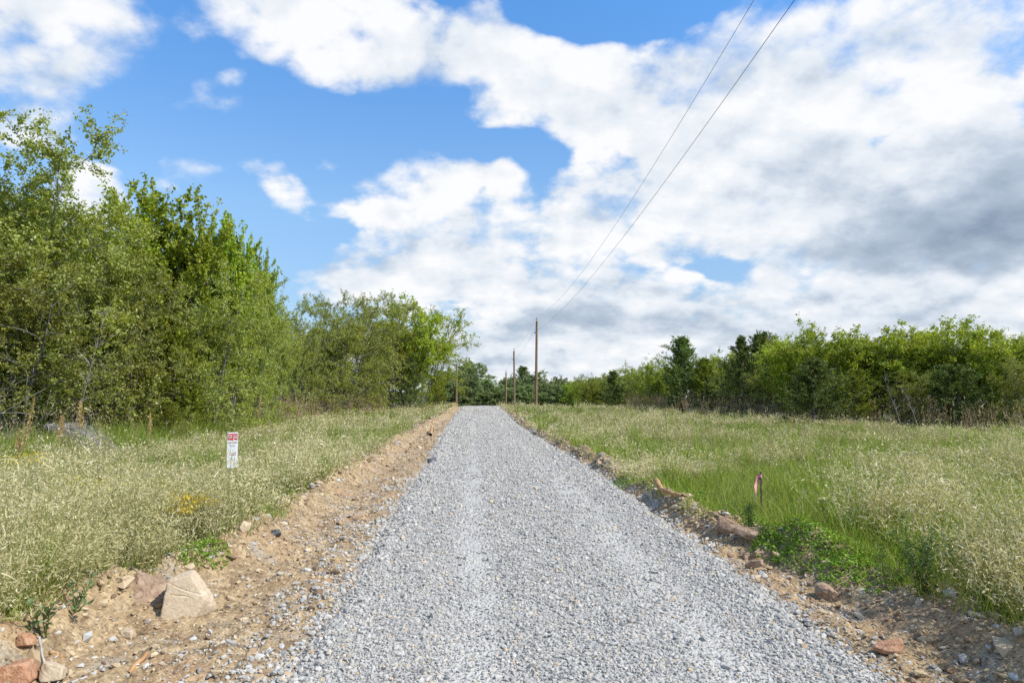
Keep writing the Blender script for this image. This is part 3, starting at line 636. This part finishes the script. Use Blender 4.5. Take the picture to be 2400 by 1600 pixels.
for px, d, top, key in ((1350, 96, 888, 'yellow'), (1385, 90, 880, 'olive'), (1460, 80, 862, 'olive'), (1505, 76, 856, 'yellow'), (1560, 70, 838, 'olive'), (1700, 58, 825, 'yellow'), (1850, 54, 795, 'olive'), (1420, 92, 876, 'olive'), (1470, 84, 885, 'yellow'), (1520, 76, 868, 'olive'), (1575, 68, 858, 'olive'), (1630, 66, 850, 'yellow'), (1690, 64, 840, 'olive'), (1735, 60, 826, 'olive'), (1790, 60, 822, 'olive'), (1850, 56, 815, 'olive'), (1910, 52, 805, 'olive'), (1975, 51, 796, 'olive'), (2060, 50, 792, 'yellow'), (2150, 49, 785, 'olive'), (2240, 47, 775, 'yellow'), (2320, 46, 782, 'olive'), (2420, 45, 790, 'yellow')):
    tree(key, px, d, top, 'green tree filling the right wood behind its front row', 'trees deep in the right wood', None, 1.1)
for px, d, top, key, wd in ((1045, 116, 868, 'far', 1.), (1075, 118, 872, 'far', 1.), (1105, 125, 848, 'far', .9), (1135, 120, 890, 'far', 1.1), (1165, 128, 900, 'far', 1.2), (1195, 130, 885, 'far', 1.), (1222, 132, 855, 'cedar', 1.2), (1250, 125, 872, 'far', 1.), (1280, 128, 893, 'far', 1.1), (1310, 130, 886, 'far', 1.), (1335, 125, 897, 'cedar', 1.5), (1362, 120, 893, 'far', 1.), (1390, 112, 889, 'far', 1.), (1425, 108, 885, 'far', 1.), (1460, 105, 880, 'far', 1.), (1090, 118, 905, 'far', 1.3), (1155, 120, 908, 'far', 1.3), (1230, 121, 903, 'far', 1.3), (1300, 121, 903, 'far', 1.3)):
    tree(key, px, d, top, 'green tree in the far belt closing the view beyond the road crest', GF, None, wd*1.45)
# bare grey underbrush at the feet of the left wood and thinly on the right
ub = Pile(); rng = np.random.RandomState(17)
def brush(n, ya, yb, f, off, h, wd):
    y = rng.uniform(ya, yb, n); x = f(y)+off*rng.rand(n); k = fbm(x*.3, y*.3, 2) > -.3; x, y = x[k], y[k]
    B = np.stack([x, y, ground_z(x, y, False)+rng.rand(len(x))**2*h*.7], 1); m = len(B)
    D = unit(np.stack([rng.normal(0, .7, m), rng.normal(0, .7, m), rng.uniform(.1, 1.2, m)], 1))
    V, F, tips = ribbons(B, D, h*rng.uniform(.3, .9, m), np.full(m, wd), 4, rng, .35, .2); ub.add(V, F)
    j = np.repeat(np.arange(m), 4); t = rng.rand(len(j))
    V, F, _ = ribbons(B[j]+D[j]*(h*.4*t)[:, None], unit(D[j]+rng.normal(0, .6, (len(j), 3))), h*rng.uniform(.15, .4, len(j)), np.full(len(j), wd*.55), 3, rng, .4, .1); ub.add(V, F)
brush(520, 17, 30, left_wood, -3.0, 2.4, .018); brush(1500, 29, 60, left_wood, -2.2, 2.6, .022); brush(500, 36, 62, right_wood, 3., 2.2, .03)
tag(link('bare_underbrush', ub.mesh('bare_underbrush'), M['twig']), 'tangle of bare grey twigs at the feet of both woods', 'underbrush', kind='stuff')

# ------------------------------------------------------------------ poles and wires
M['pole'] = plain('weathered_pole_wood', [(0, (.13, .075, .045)), (.5, (.24, .15, .09)), (1, (.34, .235, .15))], 6., .85, .5, 20., (4, 4, .25))
M['wire'] = plain('dark_wire', [(0, (.05, .05, .055)), (1, (.09, .09, .10))], 3., .5)
M['metal'] = plain('dull_grey_metal', [(0, (.16, .16, .16)), (1, (.30, .30, .29))], 5., .5)
def lathe(prof, sides=14):
    a = np.linspace(0, 2*math.pi, sides, endpoint=False); pr = np.asarray(prof, float)
    V = np.stack([pr[:, :1]*np.cos(a), pr[:, :1]*np.sin(a), np.repeat(pr[:, 1:], sides, 1)], -1); n = len(pr)
    i = np.arange(n*sides).reshape(n, sides); j = np.roll(i, -1, 1)
    return V.reshape(-1, 3), [np.stack([i[:-1], j[:-1], j[1:], i[1:]], -1).reshape(-1, 4), i[-1][None], i[0][None, ::-1]]
def box(cx, cy, cz, sx, sy, sz):
    V = np.array([(x, y, z) for x in (-1, 1) for y in (-1, 1) for z in (-1, 1)], float)*np.array([sx, sy, sz])/2+np.array([cx, cy, cz])
    return V, np.array([(0, 1, 3, 2), (4, 6, 7, 5), (0, 4, 5, 1), (2, 3, 7, 6), (0, 2, 6, 4), (1, 5, 7, 3)])
pole_tops = []
def pole(px, d, top, label, lean_=0.):
    p = at(px, 900, d); z0 = float(ground_z(p[0], p[1], False)); h = at(px, top, d)[2]-z0
    o = empty('utility_pole', (p[0], p[1], z0)); tag(o, label, 'utility pole', 'utility poles along the road'); o.rotation_euler = (0, lean_, 0)
    V, F = lathe([(.155, -.4), (.15, .1), (.135, h*.4), (.115, h*.85), (.108, h-.03), (.085, h)]); link('pole_shaft', mesh('pole_shaft', V, F, False), M['pole'], o)
    V, F = lathe([(.02, h), (.02, h+.10), (.055, h+.12), (.06, h+.20), (.045, h+.26), (.06, h+.29), (.035, h+.36)], 10); link('insulator', mesh('insulator', V, F), M['metal'], o)
    pl = Pile(); pl.add(*box(-.16, 0, h-1.25, .16, .05, .07)); pl.add(*lathe([(.03, h-1.22), (.045, h-1.18), (.03, h-1.12)], 8)); V = pl.V[1]; V[:, 0] -= .22; link('wire_bracket', pl.mesh('wire_bracket'), M['metal'], o)
    pole_tops.append((np.array([p[0], p[1], z0+h+.36]), np.array([p[0]-.22, p[1], z0+h-1.14])))
    return o
pole(1256, 70, 752, 'nearest and tallest brown utility pole, right of the road at the crest', .012)
pole(1206, 95, 822, 'second brown utility pole, just beyond the crest', -.01)
pole(1186, 116, 872, 'short-looking far utility pole left of the second pole')
pole(1070, 100, 852, 'far utility pole left of the road, in front of the far trees')
def wire(pts, r, label):
    pl = Pile(); tube(pl, np.array(pts), r, r, 5); tag(link('power_line', pl.mesh('power_line'), M['wire']), label, 'power line', 'power lines on the poles')
yy = np.linspace(-14, 70, 60)
def span_near(tip, a, y0, dx): 
    c = tip[2]-a*(70-y0)**2; t = (yy-70)/(-84.)
    return np.stack([tip[0]+dx*t, yy, c+a*(yy-y0)**2], 1)
wire(span_near(pole_tops[0][0], .0017, 52, .15), .0058, 'upper power line sweeping from the nearest pole top over the camera')
wire(span_near(pole_tops[0][1], .00125, 57, .5), .0068, 'lower power line sweeping from the nearest pole side over the camera')
def sag(a, b, s):
    t = np.linspace(0, 1, 24)[:, None]; p = a*(1-t)+b*t; p[:, 2] -= (4*s*t*(1-t))[:, 0]; return p
wire(sag(pole_tops[0][0], pole_tops[1][0], .5), .006, 'upper thin line strung between the nearest and second poles')
wire(sag(pole_tops[0][1], pole_tops[1][1], .5), .006, 'lower thin line strung between the nearest and second poles')
wire(sag(pole_tops[1][0], pole_tops[2][0], .5), .008, 'upper thin line between the second and third poles')
wire(sag(pole_tops[2][0], pole_tops[3][0], .4), .008, 'upper thin line crossing the road between the two farthest poles')

# ------------------------------------------------------------------ for sale sign
M['white'] = plain('white_sign_board', [(0, (.74, .75, .77)), (1, (.82, .82, .83))], 4., .45)
M['red'] = plain('red_print', [(0, (.50, .025, .045)), (1, (.56, .035, .055))], 4., .5)
M['violet'] = plain('violet_print', [(0, (.28, .15, .36)), (1, (.34, .20, .40))], 4., .5)
M['ink'] = plain('dark_red_ink', [(0, (.28, .02, .03)), (1, (.36, .03, .05))], 4., .5)
def text(name, s, size, x, z, m, parent, y=-.0075, width=None, shear=0.):
    cu = bpy.data.curves.new(name, 'FONT'); cu.body = s; cu.size = size; cu.align_x = 'CENTER'; cu.align_y = 'CENTER'; cu.extrude = .0008; cu.shear = shear
    t = bpy.data.objects.new(name, cu); col.objects.link(t); bpy.context.view_layer.update()
    me = bpy.data.meshes.new_from_object(t.evaluated_get(bpy.context.evaluated_depsgraph_get())); bpy.data.objects.remove(t)
    w = max(v.co.x for v in me.vertices)-min(v.co.x for v in me.vertices)
    o = link(name, me, m, parent, (x, y, z)); o.rotation_euler = (math.pi/2, 0, 0)
    if width: o.scale = (width/w, 1, 1)
    return o
sp_ = at(544, 1082, 11.); zg = float(ground_z(sp_[0], sp_[1], False)); zt = at(544, 1013, 11.)[2]
sg = empty('for_sale_sign', (sp_[0], sp_[1], zg), R(14)); tag(sg, 'narrow white and red for sale sign standing in the left meadow', 'sign'); sg.scale = (.82, 1, 1)
V, F = box(0, 0, zt-zg-.275, .19, .008, .55); bd = link('sign_board', mesh('sign_board', V, F), M['white'], sg)
bv = bd.modifiers.new('bevel', 'BEVEL'); bv.width = .002; bv.segments = 2
pl = Pile(); 
for sx in (-.07, .07): tube(pl, np.array([(sx, .01, -.1), (sx, .01, zt-zg-.06)]), .004, .004, 6)
link('wire_stake', pl.mesh('wire_stake'), M['metal'], sg)
T = zt-zg
V, F = box(0, -.0052, T-.068, .175, .002, .10); link('red_banner', mesh('red_banner', V, F), M['red'], sg)
text('banner_lettering', 'FOR SALE', .085, 0, T-.068, M['white'], sg, width=.160)
text('company_lettering', 'CLASSIC COUNTRY', .034, 0, T-.158, M['violet'], sg, y=-.0055, width=.17)
text('company_lettering', 'LAND, LLC', .034, 0, T-.208, M['violet'], sg, y=-.0055, width=.10)
text('handwritten_word', 'Tract', .085, 0, T-.33, M['ink'], sg, y=-.0055, width=.125, shear=.05)

# ------------------------------------------------------------------ survey stake with pink tape
M['rust'] = plain('dark_rusty_steel', [(0, (.045, .03, .028)), (1, (.11, .07, .06))], 20., .7, .3, 60.)
M['pink'] = plain('pink_flagging_tape', [(0, (.66, .22, .26)), (1, (.82, .42, .46))], 14., .5)
g = on_ground(1785, 1212); g[2] = float(ground_z(g[0], g[1])); zt = at(1785, 1105, g[1])[2]
sk = empty('survey_stake', g); tag(sk, 'dark steel stake with pink tape at the right meadow edge', 'stake')
H = zt-g[2]; pl = Pile(); pl.add(*box(0, 0, H/2-.1, .022, .006, H+.2)); pl.add(*box(0, .0125, H/2-.102, .006, .019, H+.196)); link('steel_post', pl.mesh('steel_post'), M['rust'], sk)
pl = Pile(); tube(pl, np.array([(0, .003, H-.075), (0, .003, H-.055), (0, .003, H-.03)]), .021, .019, 8); link('tape_knot', pl.mesh('tape_knot'), M['pink'], sk)
t = np.linspace(0, 1, 22); cx = -.018-.075*t+.012*np.sin(t*9); cz = H-.04-.29*t+.01*np.sin(t*14); cy = -.012+.02*np.sin(t*7)
wd = .036+.018*np.sin(t*3.1); tw = .15+t*1.1
A = np.stack([cx-wd*np.cos(tw), cy-wd*np.sin(tw), cz], 1); B = np.stack([cx+wd*np.cos(tw)*.6, cy+wd*np.sin(tw), cz+.01], 1)
V = np.concatenate([A, B]); i = np.arange(21); link('pink_tape', mesh('pink_tape', V, np.stack([i, i+1, i+23, i+22], 1), True), M['pink'], sk)

# ------------------------------------------------------------------ rocks
SV, SF = ico_sub(5); SV3, SF3 = ico_sub(4)
def noise3(P, s, o=4): return (fbm(P[:, 0]*s+P[:, 2]*s*.7, P[:, 1]*s-P[:, 2]*s*.6+11, o)+fbm(P[:, 1]*s+31, P[:, 2]*s+P[:, 0]*s*.5, o))*.5
def rock_mesh(name, planes, rough=.012, scale=6., strata=0., hi=False, sharp=26.):
    V, F = (SV, SF) if hi else (SV3, SF3)
    N = unit(np.array([p[:3] for p in planes], float)); h = np.array([p[3] for p in planes])
    inv = np.maximum(V@N.T, 1e-4)/h; r = 1/(np.sum(inv**sharp, 1)**(1/sharp)); P = V*r[:, None]
    P = P+V*(rough*noise3(P, scale))[:, None]+V*(rough*.6*noise3(P, scale*4))[:, None]+V*(rough*.35*np.abs(noise3(P, scale*11)))[:, None]
    if strata:
        s = (P[:, 2]*.9+P[:, 0]*.38+.035*noise3(P, 7, 2)); g = np.exp(-((s-.095)/.005)**2)+np.exp(-((s-.03-.02*np.sin(P[:, 0]*22))/.006)**2)+.9*np.exp(-((s+.165)/.006)**2)+.4*np.exp(-((s-.065)/.004)**2)
        P = P-V*(strata*g*sstep(noise3(P, 3., 2), -.35, .1))[:, None]
        side = sstep(-P[:, 0]-P[:, 1]*.1, .10, .14); P = P-V*(side*.006*(.5+.5*np.sin((P[:, 1]+P[:, 2]*.1+.01*noise3(P, 12, 2))*150)))[:, None]
    return mesh(name, P, F, True)
def stone_mat(name, a, b, c, bump=.9): return plain(name, [(0, a), (.35, b), (.5, a), (.6, b), (1, c)], 9., .9, bump, 40.)
M['sand'] = stone_mat('pale_sandstone', (.43, .335, .225), (.52, .415, .29), (.57, .47, .345), .4)
M['redrock'] = stone_mat('red_brown_sandstone', (.36, .18, .10), (.47, .26, .155), (.54, .33, .21))
M['brownrock'] = stone_mat('brown_slab_rock', (.24, .155, .10), (.38, .265, .18), (.47, .35, .25))
M['darkrock'] = stone_mat('dark_grey_rock', (.07, .075, .085), (.13, .135, .145), (.22, .225, .235))
def rock(name, m, px, py, planes, label, sink=.02, rz=0., cat='rock', tilt=(0, 0), **kw):
    g = on_ground(px, py); me = rock_mesh(name, planes, **kw)
    zmin = min(v.co.z for v in me.vertices)
    k = .82 if name == 'boulder' else 1.
    o = link(name, me, M[m], loc=(g[0], g[1], g[2]-zmin*k-sink)); o.scale = (k, k, k); o.rotation_euler = (tilt[0], tilt[1], rz); tag(o, label, cat); return o
def slab(a, b, c, seed=0):
    r = np.random.RandomState(seed); j = lambda: r.normal(0, .22)
    ex = []
    for n in unit(r.normal(size=(7, 3))): ex.append((*n, float(np.linalg.norm(n*np.array([a, b, c])))*r.uniform(.78, .98)))
    return ex+[(1, j(), j(), a), (-1, j(), j(), a*r.uniform(.8, 1.1)), (j(), 1, j(), b), (j(), -1, j(), b), (j(), j(), 1, c), (j(), j(), -1, c), (.7, .7, j(), (a+b)*.62), (-.7, .7, j(), (a+b)*.6), (.7, -.7, j(), (a+b)*.6), (-.7, -.6, .3, (a+b)*.55)]
rock('boulder', 'sand', 432, 1432, [(.26, -.93, .26, .115), (-.97, -.20, .12, .160), (-.97, .2, .15, .19), (0, 1, .15, .16), (.82, .1, .56, .165), (.95, .1, .30, .195), (-.10, -.1, 1, .195), (-.6, .1, .8, .205), (0, 0, -1, .2), (.9, -.3, -.3, .22)], 'pale upright sandstone boulder by the left edge of the clay', .05, hi=True, strata=.013, rough=.006, sharp=22.)
rock('red_slab', 'brownrock', 352, 1385, slab(.20, .10, .13, 4), 'reddish brown slab leaning behind the pale boulder', .17, .35, tilt=(-.35, .25), rough=.03)
rock('red_rock', 'redrock', 18, 1584, slab(.125, .09, .075, 5), 'broad red rock at the lower left picture corner', .08, .5, tilt=(-.3, -.2), rough=.02)
rock('red_rock', 'redrock', 62, 1515, slab(.05, .04, .035, 6), 'small red rock above the broad red rock', .015, .2, rough=.01)
rock('brown_slab', 'brownrock', 1712, 1244, slab(.17, .10, .07, 7), 'upper brown slab of the pair below the pink-taped stake', .045, -.5, tilt=(.1, .1), rough=.02)
rock('brown_slab', 'brownrock', 1757, 1262, slab(.17, .09, .055, 8), 'lower flat brown slab of the pair below the pink-taped stake', .03, -.35, tilt=(.12, .12), rough=.015)
rock('tilted_stone', 'brownrock', 1768, 1332, slab(.085, .05, .04, 9), 'tilted brown stone casting a dark shadow beside the gravel at right', .0, -.1, tilt=(.1, -.25), rough=.015)
rock('brown_stone', 'brownrock', 1748, 1306, slab(.035, .03, .028, 10), 'left brown lump just behind the tilted stone', .01, rough=.012)
rock('brown_stone', 'brownrock', 1778, 1304, slab(.055, .035, .032, 11), 'right brown lump just behind the tilted stone', .01, rough=.012)
rock('dark_rock', 'darkrock', 1012, 1086, slab(.11, .09, .08, 12), 'dark grey rock at the left gravel edge halfway to the crest', .04, rough=.03)
rock('brown_rock', 'brownrock', 1226, 972, slab(.28, .2, .16, 13), 'dark brown rock on the right verge below the nearest pole', .04, rough=.05, scale=3.)
rock('pale_rock', 'sand', 300, 1492, slab(.055, .045, .035, 14), 'rounded cream rock on the clay below the pale boulder', .02, rough=.012)
rock('brown_rock', 'brownrock', 1935, 1400, slab(.09, .07, .06, 15), 'brown clod on the right verge below the creeping leaves', .03, rough=.03)
rock('tan_rock', 'redrock', 2080, 1532, slab(.09, .05, .03, 16), 'flat tan rock in the lower right clay', .015, -.3, rough=.012)
rock('tan_rock', 'sand', 120, 1592, slab(.07, .05, .05, 17), 'pinkish rock at the bottom edge beside the silver stick', .02, rough=.012)
rock('grey_rock', 'darkrock', 648, 1258, slab(.06, .04, .035, 18), 'grey stone on top of the left clay bank', .015, rough=.012)

# ------------------------------------------------------------------ sticks and broken wood
M['orange_wood'] = plain('fresh_orange_wood', [(0, (.26, .13, .06)), (.5, (.42, .24, .11)), (1, (.52, .34, .18))], 14., .8, .5, 30., (1, 1, .3))
M['silver_wood'] = plain('silver_dead_wood', [(0, (.30, .28, .26)), (1, (.50, .48, .45))], 14., .8)
def stick(name, m, pts, r0, r1, label, cat='stick', lift=.0):
    P = [on_ground(*q[:2])+np.array([0, 0, (q[2] if len(q) > 2 else 0)+r0*.6+lift]) for q in pts]
    P = np.array(P); t = np.linspace(0, 1, 12); k = np.linspace(0, 1, len(P)); Q = np.stack([np.interp(t, k, P[:, i]) for i in range(3)], 1)
    Q = Q+np.random.RandomState(len(label)).normal(0, r0*.16, Q.shape)
    c = Q[0].copy(); pl = Pile(); tube(pl, Q-c, r0, r1, 8); o = link(name, pl.mesh(name, True), M[m], loc=c); tag(o, label, cat); return o
stick('dry_stick', 'silver_wood', [(91, 1522, .07), (98, 1555, .05), (110, 1600, .02)], .007, .006, 'thin silver stick standing at the lower left corner')
stick('dry_stick', 'silver_wood', [(165, 1602), (203, 1588)], .009, .007, 'short grey stick at the bottom picture edge')
stick('broken_branch', 'orange_wood', [(302, 1582), (312, 1564), (322, 1556), (346, 1541, .02)], .016, .014, 'crooked orange branch piece lying on the clay below the boulder', 'wood')
stick('root_piece', 'orange_wood', [(122, 1532), (135, 1538), (148, 1546)], .016, .009, 'short brown root piece between the red rocks and the boulder', 'wood')
stick('splintered_wood', 'orange_wood', [(1538, 1145, .10), (1550, 1156, .04), (1575, 1164, .02), (1600, 1166)], .045, .02, 'splintered orange wood on the right verge beside the grass', 'wood')
stick('splintered_wood', 'orange_wood', [(1013, 1012, .20), (1009, 1022, .03)], .045, .07, 'upright tan wood stub on the left verge near the crest', 'wood')

# ------------------------------------------------------------------ single plants
M['plume'] = leafy('golden_seed_plumes', [(0, (.30, .185, .07)), (.5, (.44, .30, .12)), (1, (.55, .43, .21))], trans=.25, vary=.12)
M['gold'] = leafy('yellow_blossom', [(0, (.50, .38, .02)), (1, (.70, .56, .03))], trans=.25, vary=.05)
M['weed'] = leafy('dark_weed_leaves', [(0, (.035, .09, .018)), (.6, (.065, .14, .03)), (1, (.11, .19, .06))], trans=.3, vary=.05)
M['bluegreen'] = leafy('blue_green_leaves', [(0, (.08, .15, .05)), (1, (.22, .31, .15))], trans=.3, vary=.05)
M['dead'] = plain('dead_grey_sprays', [(0, (.26, .23, .20)), (.5, (.44, .39, .35)), (1, (.62, .57, .52))], island=True)
def plume(px0, py0, px1, py1, d, label, headfrac=.62, width=.05, mats='plume'):
    p0 = at(px0, py0, d); z0 = float(ground_z(p0[0], p0[1], False)); p1 = at(px1, py1, d+.1)
    b = np.array([p0[0]-(p1[0]-p0[0])*.25, p0[1], z0]); o = empty('plume_grass', b); tag(o, label, 'tall grass', 'tall plume grasses in the left meadow')
    t = np.linspace(0, 1, 12)[:, None]; Q = (p1-b)*t; Q[:, 0] += (.05*np.sin(t*3.1))[:, 0]; pl = Pile(); tube(pl, Q, .006, .003, 5)
    V, F, _ = ribbons(np.zeros((6, 3)), lean(6, .3, rng), np.full(6, .6), np.full(6, .012), 3, rng, .4); pl.add(V, F); link('stalk', pl.mesh('stalk'), M['stem'], o)
    n = 260; s = 1-headfrac*rng.rand(n)*.8; C = np.stack([np.interp(s, t[:, 0], Q[:, i]) for i in range(3)], 1)+rng.normal(size=(n, 3))*(width*np.sin((1-s)/headfrac*2.6+.35).clip(.1))[:, None]*.5
    V, F = leaves(C, unit(Q[-1]/np.linalg.norm(Q[-1])+rng.normal(0, .28, (n, 3))), np.full(n, .05), np.full(n, .013), rng); link('seed_head', mesh('seed_head', V, F), M[mats], o)
plume(30, 1090, 80, 930, 12, 'tallest golden seed plume, leaning right at the left picture edge', .75)
plume(172, 1060, 188, 942, 13, 'yellow seed plume standing before the dead grey branches', .42, .07)
plume(118, 1060, 145, 975, 13, 'rusty short seed plume between the tallest and the yellow plume', .5, .05)
plume(338, 1040, 352, 968, 15, 'slim tan seed plume in front of the slanting pale trunk', .5, .035)
plume(598, 980, 610, 925, 24, 'slim tan seed plume right of the for sale sign', .6, .07)
plume(20, 1080, 45, 1005, 12, 'short rusty plume left of the tallest plume', .6, .03)
def goldenrod(px, py, d, label, h=.55, spread=.14, n=150):
    p = at(px, py, d); z0 = float(ground_z(p[0], p[1], False)); hh = max(p[2]-z0, .25); o = empty('goldenrod', (p[0], p[1], z0)); tag(o, label, 'wildflower', 'goldenrods in the left meadow')
    V, F, tips = ribbons(rng.normal(0, .03, (9, 3))*np.array([1, 1, 0]), lean(9, .22, rng), hh*rng.uniform(.8, 1.05, 9), np.full(9, .008), 3, rng, .1); link('stems', mesh('stems', V, F), M['stem'], o)
    n = int(n*1.8); j = rng.randint(0, 9, n); C = tips[j]+rng.normal(0, 1, (n, 3))*np.array([spread, spread*.7, .05])*.6; C[:, 2] += .04
    ln = rng.uniform(.014, .034, n); V, F = leaves(C, unit(rng.normal(size=(n, 3))), ln, ln*.7, rng); link('blossom', mesh('blossom', V, F), M['gold'], o)
goldenrod(65, 1075, 9.6, 'dull yellow goldenrod below the tallest seed plume', spread=.20, n=170)
goldenrod(205, 1135, 7.9, 'arching yellow goldenrod left of the brighter pair', spread=.24, n=190)
goldenrod(400, 1130, 8.0, 'loose yellow goldenrod just left of the brightest one', spread=.13, n=90)
goldenrod(452, 1165, 7.2, 'brightest yellow goldenrod, below and left of the for sale sign', spread=.13, n=230)
def leafy_weed(name, px, py, h, stems_, per, leaf, wid, m, label, tilt=.25, cat='weed'):
    g = on_ground(px, py); o = empty(name, g); tag(o, label, cat); pl, pc = Pile(), Pile()
    for s in range(stems_):
        d0 = lean(1, tilt, rng)[0]; Q, _ = walk(rng, rng.normal(0, .03, 3)*np.array([1, 1, 0]), d0, h*rng.uniform(.6, 1.05), 7, .10, .04); tube(pl, Q, .005, .002, 4)
        t = rng.rand(per)**.8*6.99; i = t.astype(int); f = (t-i)[:, None]; C = Q[i]*(1-f)+Q[i+1]*f
        A = unit(rng.normal(size=(per, 3))*np.array([1, 1, .5])+np.array([0, 0, .5])); ln = leaf*rng.uniform(.6, 1.3, per)
        V, F = leaves(C+A*(ln*.5)[:, None], A, ln, ln*wid, rng); pc.add(V, F)
    link('stalks', pl.mesh('stalks', True), M['stem'], o); link('foliage', pc.mesh('foliage'), M[m], o)
leafy_weed('feathery_weed', 2165, 1392, .62, 9, 90, .06, .13, 'weed', 'tall dark feathery weed at the right clay edge')
leafy_weed('feathery_weed', 2105, 1372, .42, 5, 70, .05, .13, 'weed', 'shorter feathery weed left of the tall dark one')
leafy_weed('feathery_weed', 1760, 1238, .38, 7, 70, .05, .12, 'weed', 'fresh feathery weed in front of the pink-taped stake', .35)
leafy_weed('blue_green_plant', 95, 1492, .26, 4, 18, .05, .5, 'bluegreen', 'blue-green broad-leaved plant at the lower left grass edge', .4)
leafy_weed('blue_green_plant', 175, 1440, .26, 4, 18, .045, .5, 'bluegreen', 'blue-green plant between the corner and the pale boulder', .5)
# heap of dead cedar branches
g = at(170, 1040, 16.5); z0 = float(ground_z(g[0], g[1], False)); o = empty('dead_branch', (g[0], g[1], z0)); o.scale = (.95, .95, 1.05); tag(o, 'heap of feathery dead grey branches at the left wood foot', 'dead branch')
pl, pc = Pile(), Pile()
for s in range(9):
    Q, _ = walk(rng, (-.75+.1*s*rng.rand(), rng.normal(0, .2), .75+.1*rng.rand()), unit(np.array([1., rng.normal(0, .15), .1-.04*s])), 1.5, 8, .05, -.10); tube(pl, Q, .014, .004, 5)
    n = 190; t = rng.rand(n)*7.99; i = t.astype(int); f = (t-i)[:, None]
    V, F, _ = ribbons(Q[i]*(1-f)+Q[i+1]*f, unit(rng.normal(0, .5, (n, 3))+np.array([.7, 0, -.35])), rng.uniform(.08, .24, n), np.full(n, .005), 2, rng, .25, .15); pc.add(V, F)
link('boughs', pl.mesh('boughs', True), M['bark'], o); link('dead_sprays', pc.mesh('dead_sprays'), M['dead'], o)
for px, top, tx, d, lab in ((2110, 890, 2080, 38, 'left long bare stem slanting before the right wood'), (2150, 918, 2118, 38, 'right long bare stem slanting before the right wood'), (160, 740, 255, 19, 'pale dead limb slanting up across the dark gap at far left')):
    p = at(px, 900, d); z0 = float(ground_z(p[0], p[1], False)); q = at(tx, top, d); Q, _ = walk(rng, (0, 0, 0), unit(q-np.array([p[0], p[1], z0])), float(np.linalg.norm(q-np.array([p[0], p[1], z0]))), 8, .03, 0.)
    pl = Pile(); tube(pl, Q, .022 if px > 500 else .014, .005, 6); V, F, _ = ribbons(Q[rng.randint(3, 9, 40)], lean(40, .5, rng), np.full(40, .45), np.full(40, .02), 3, rng, .3); pl.add(V, F)
    tag(link('bare_stem', pl.mesh('bare_stem', True), M['twig'], loc=(p[0], p[1], z0)), lab, 'dead stem')
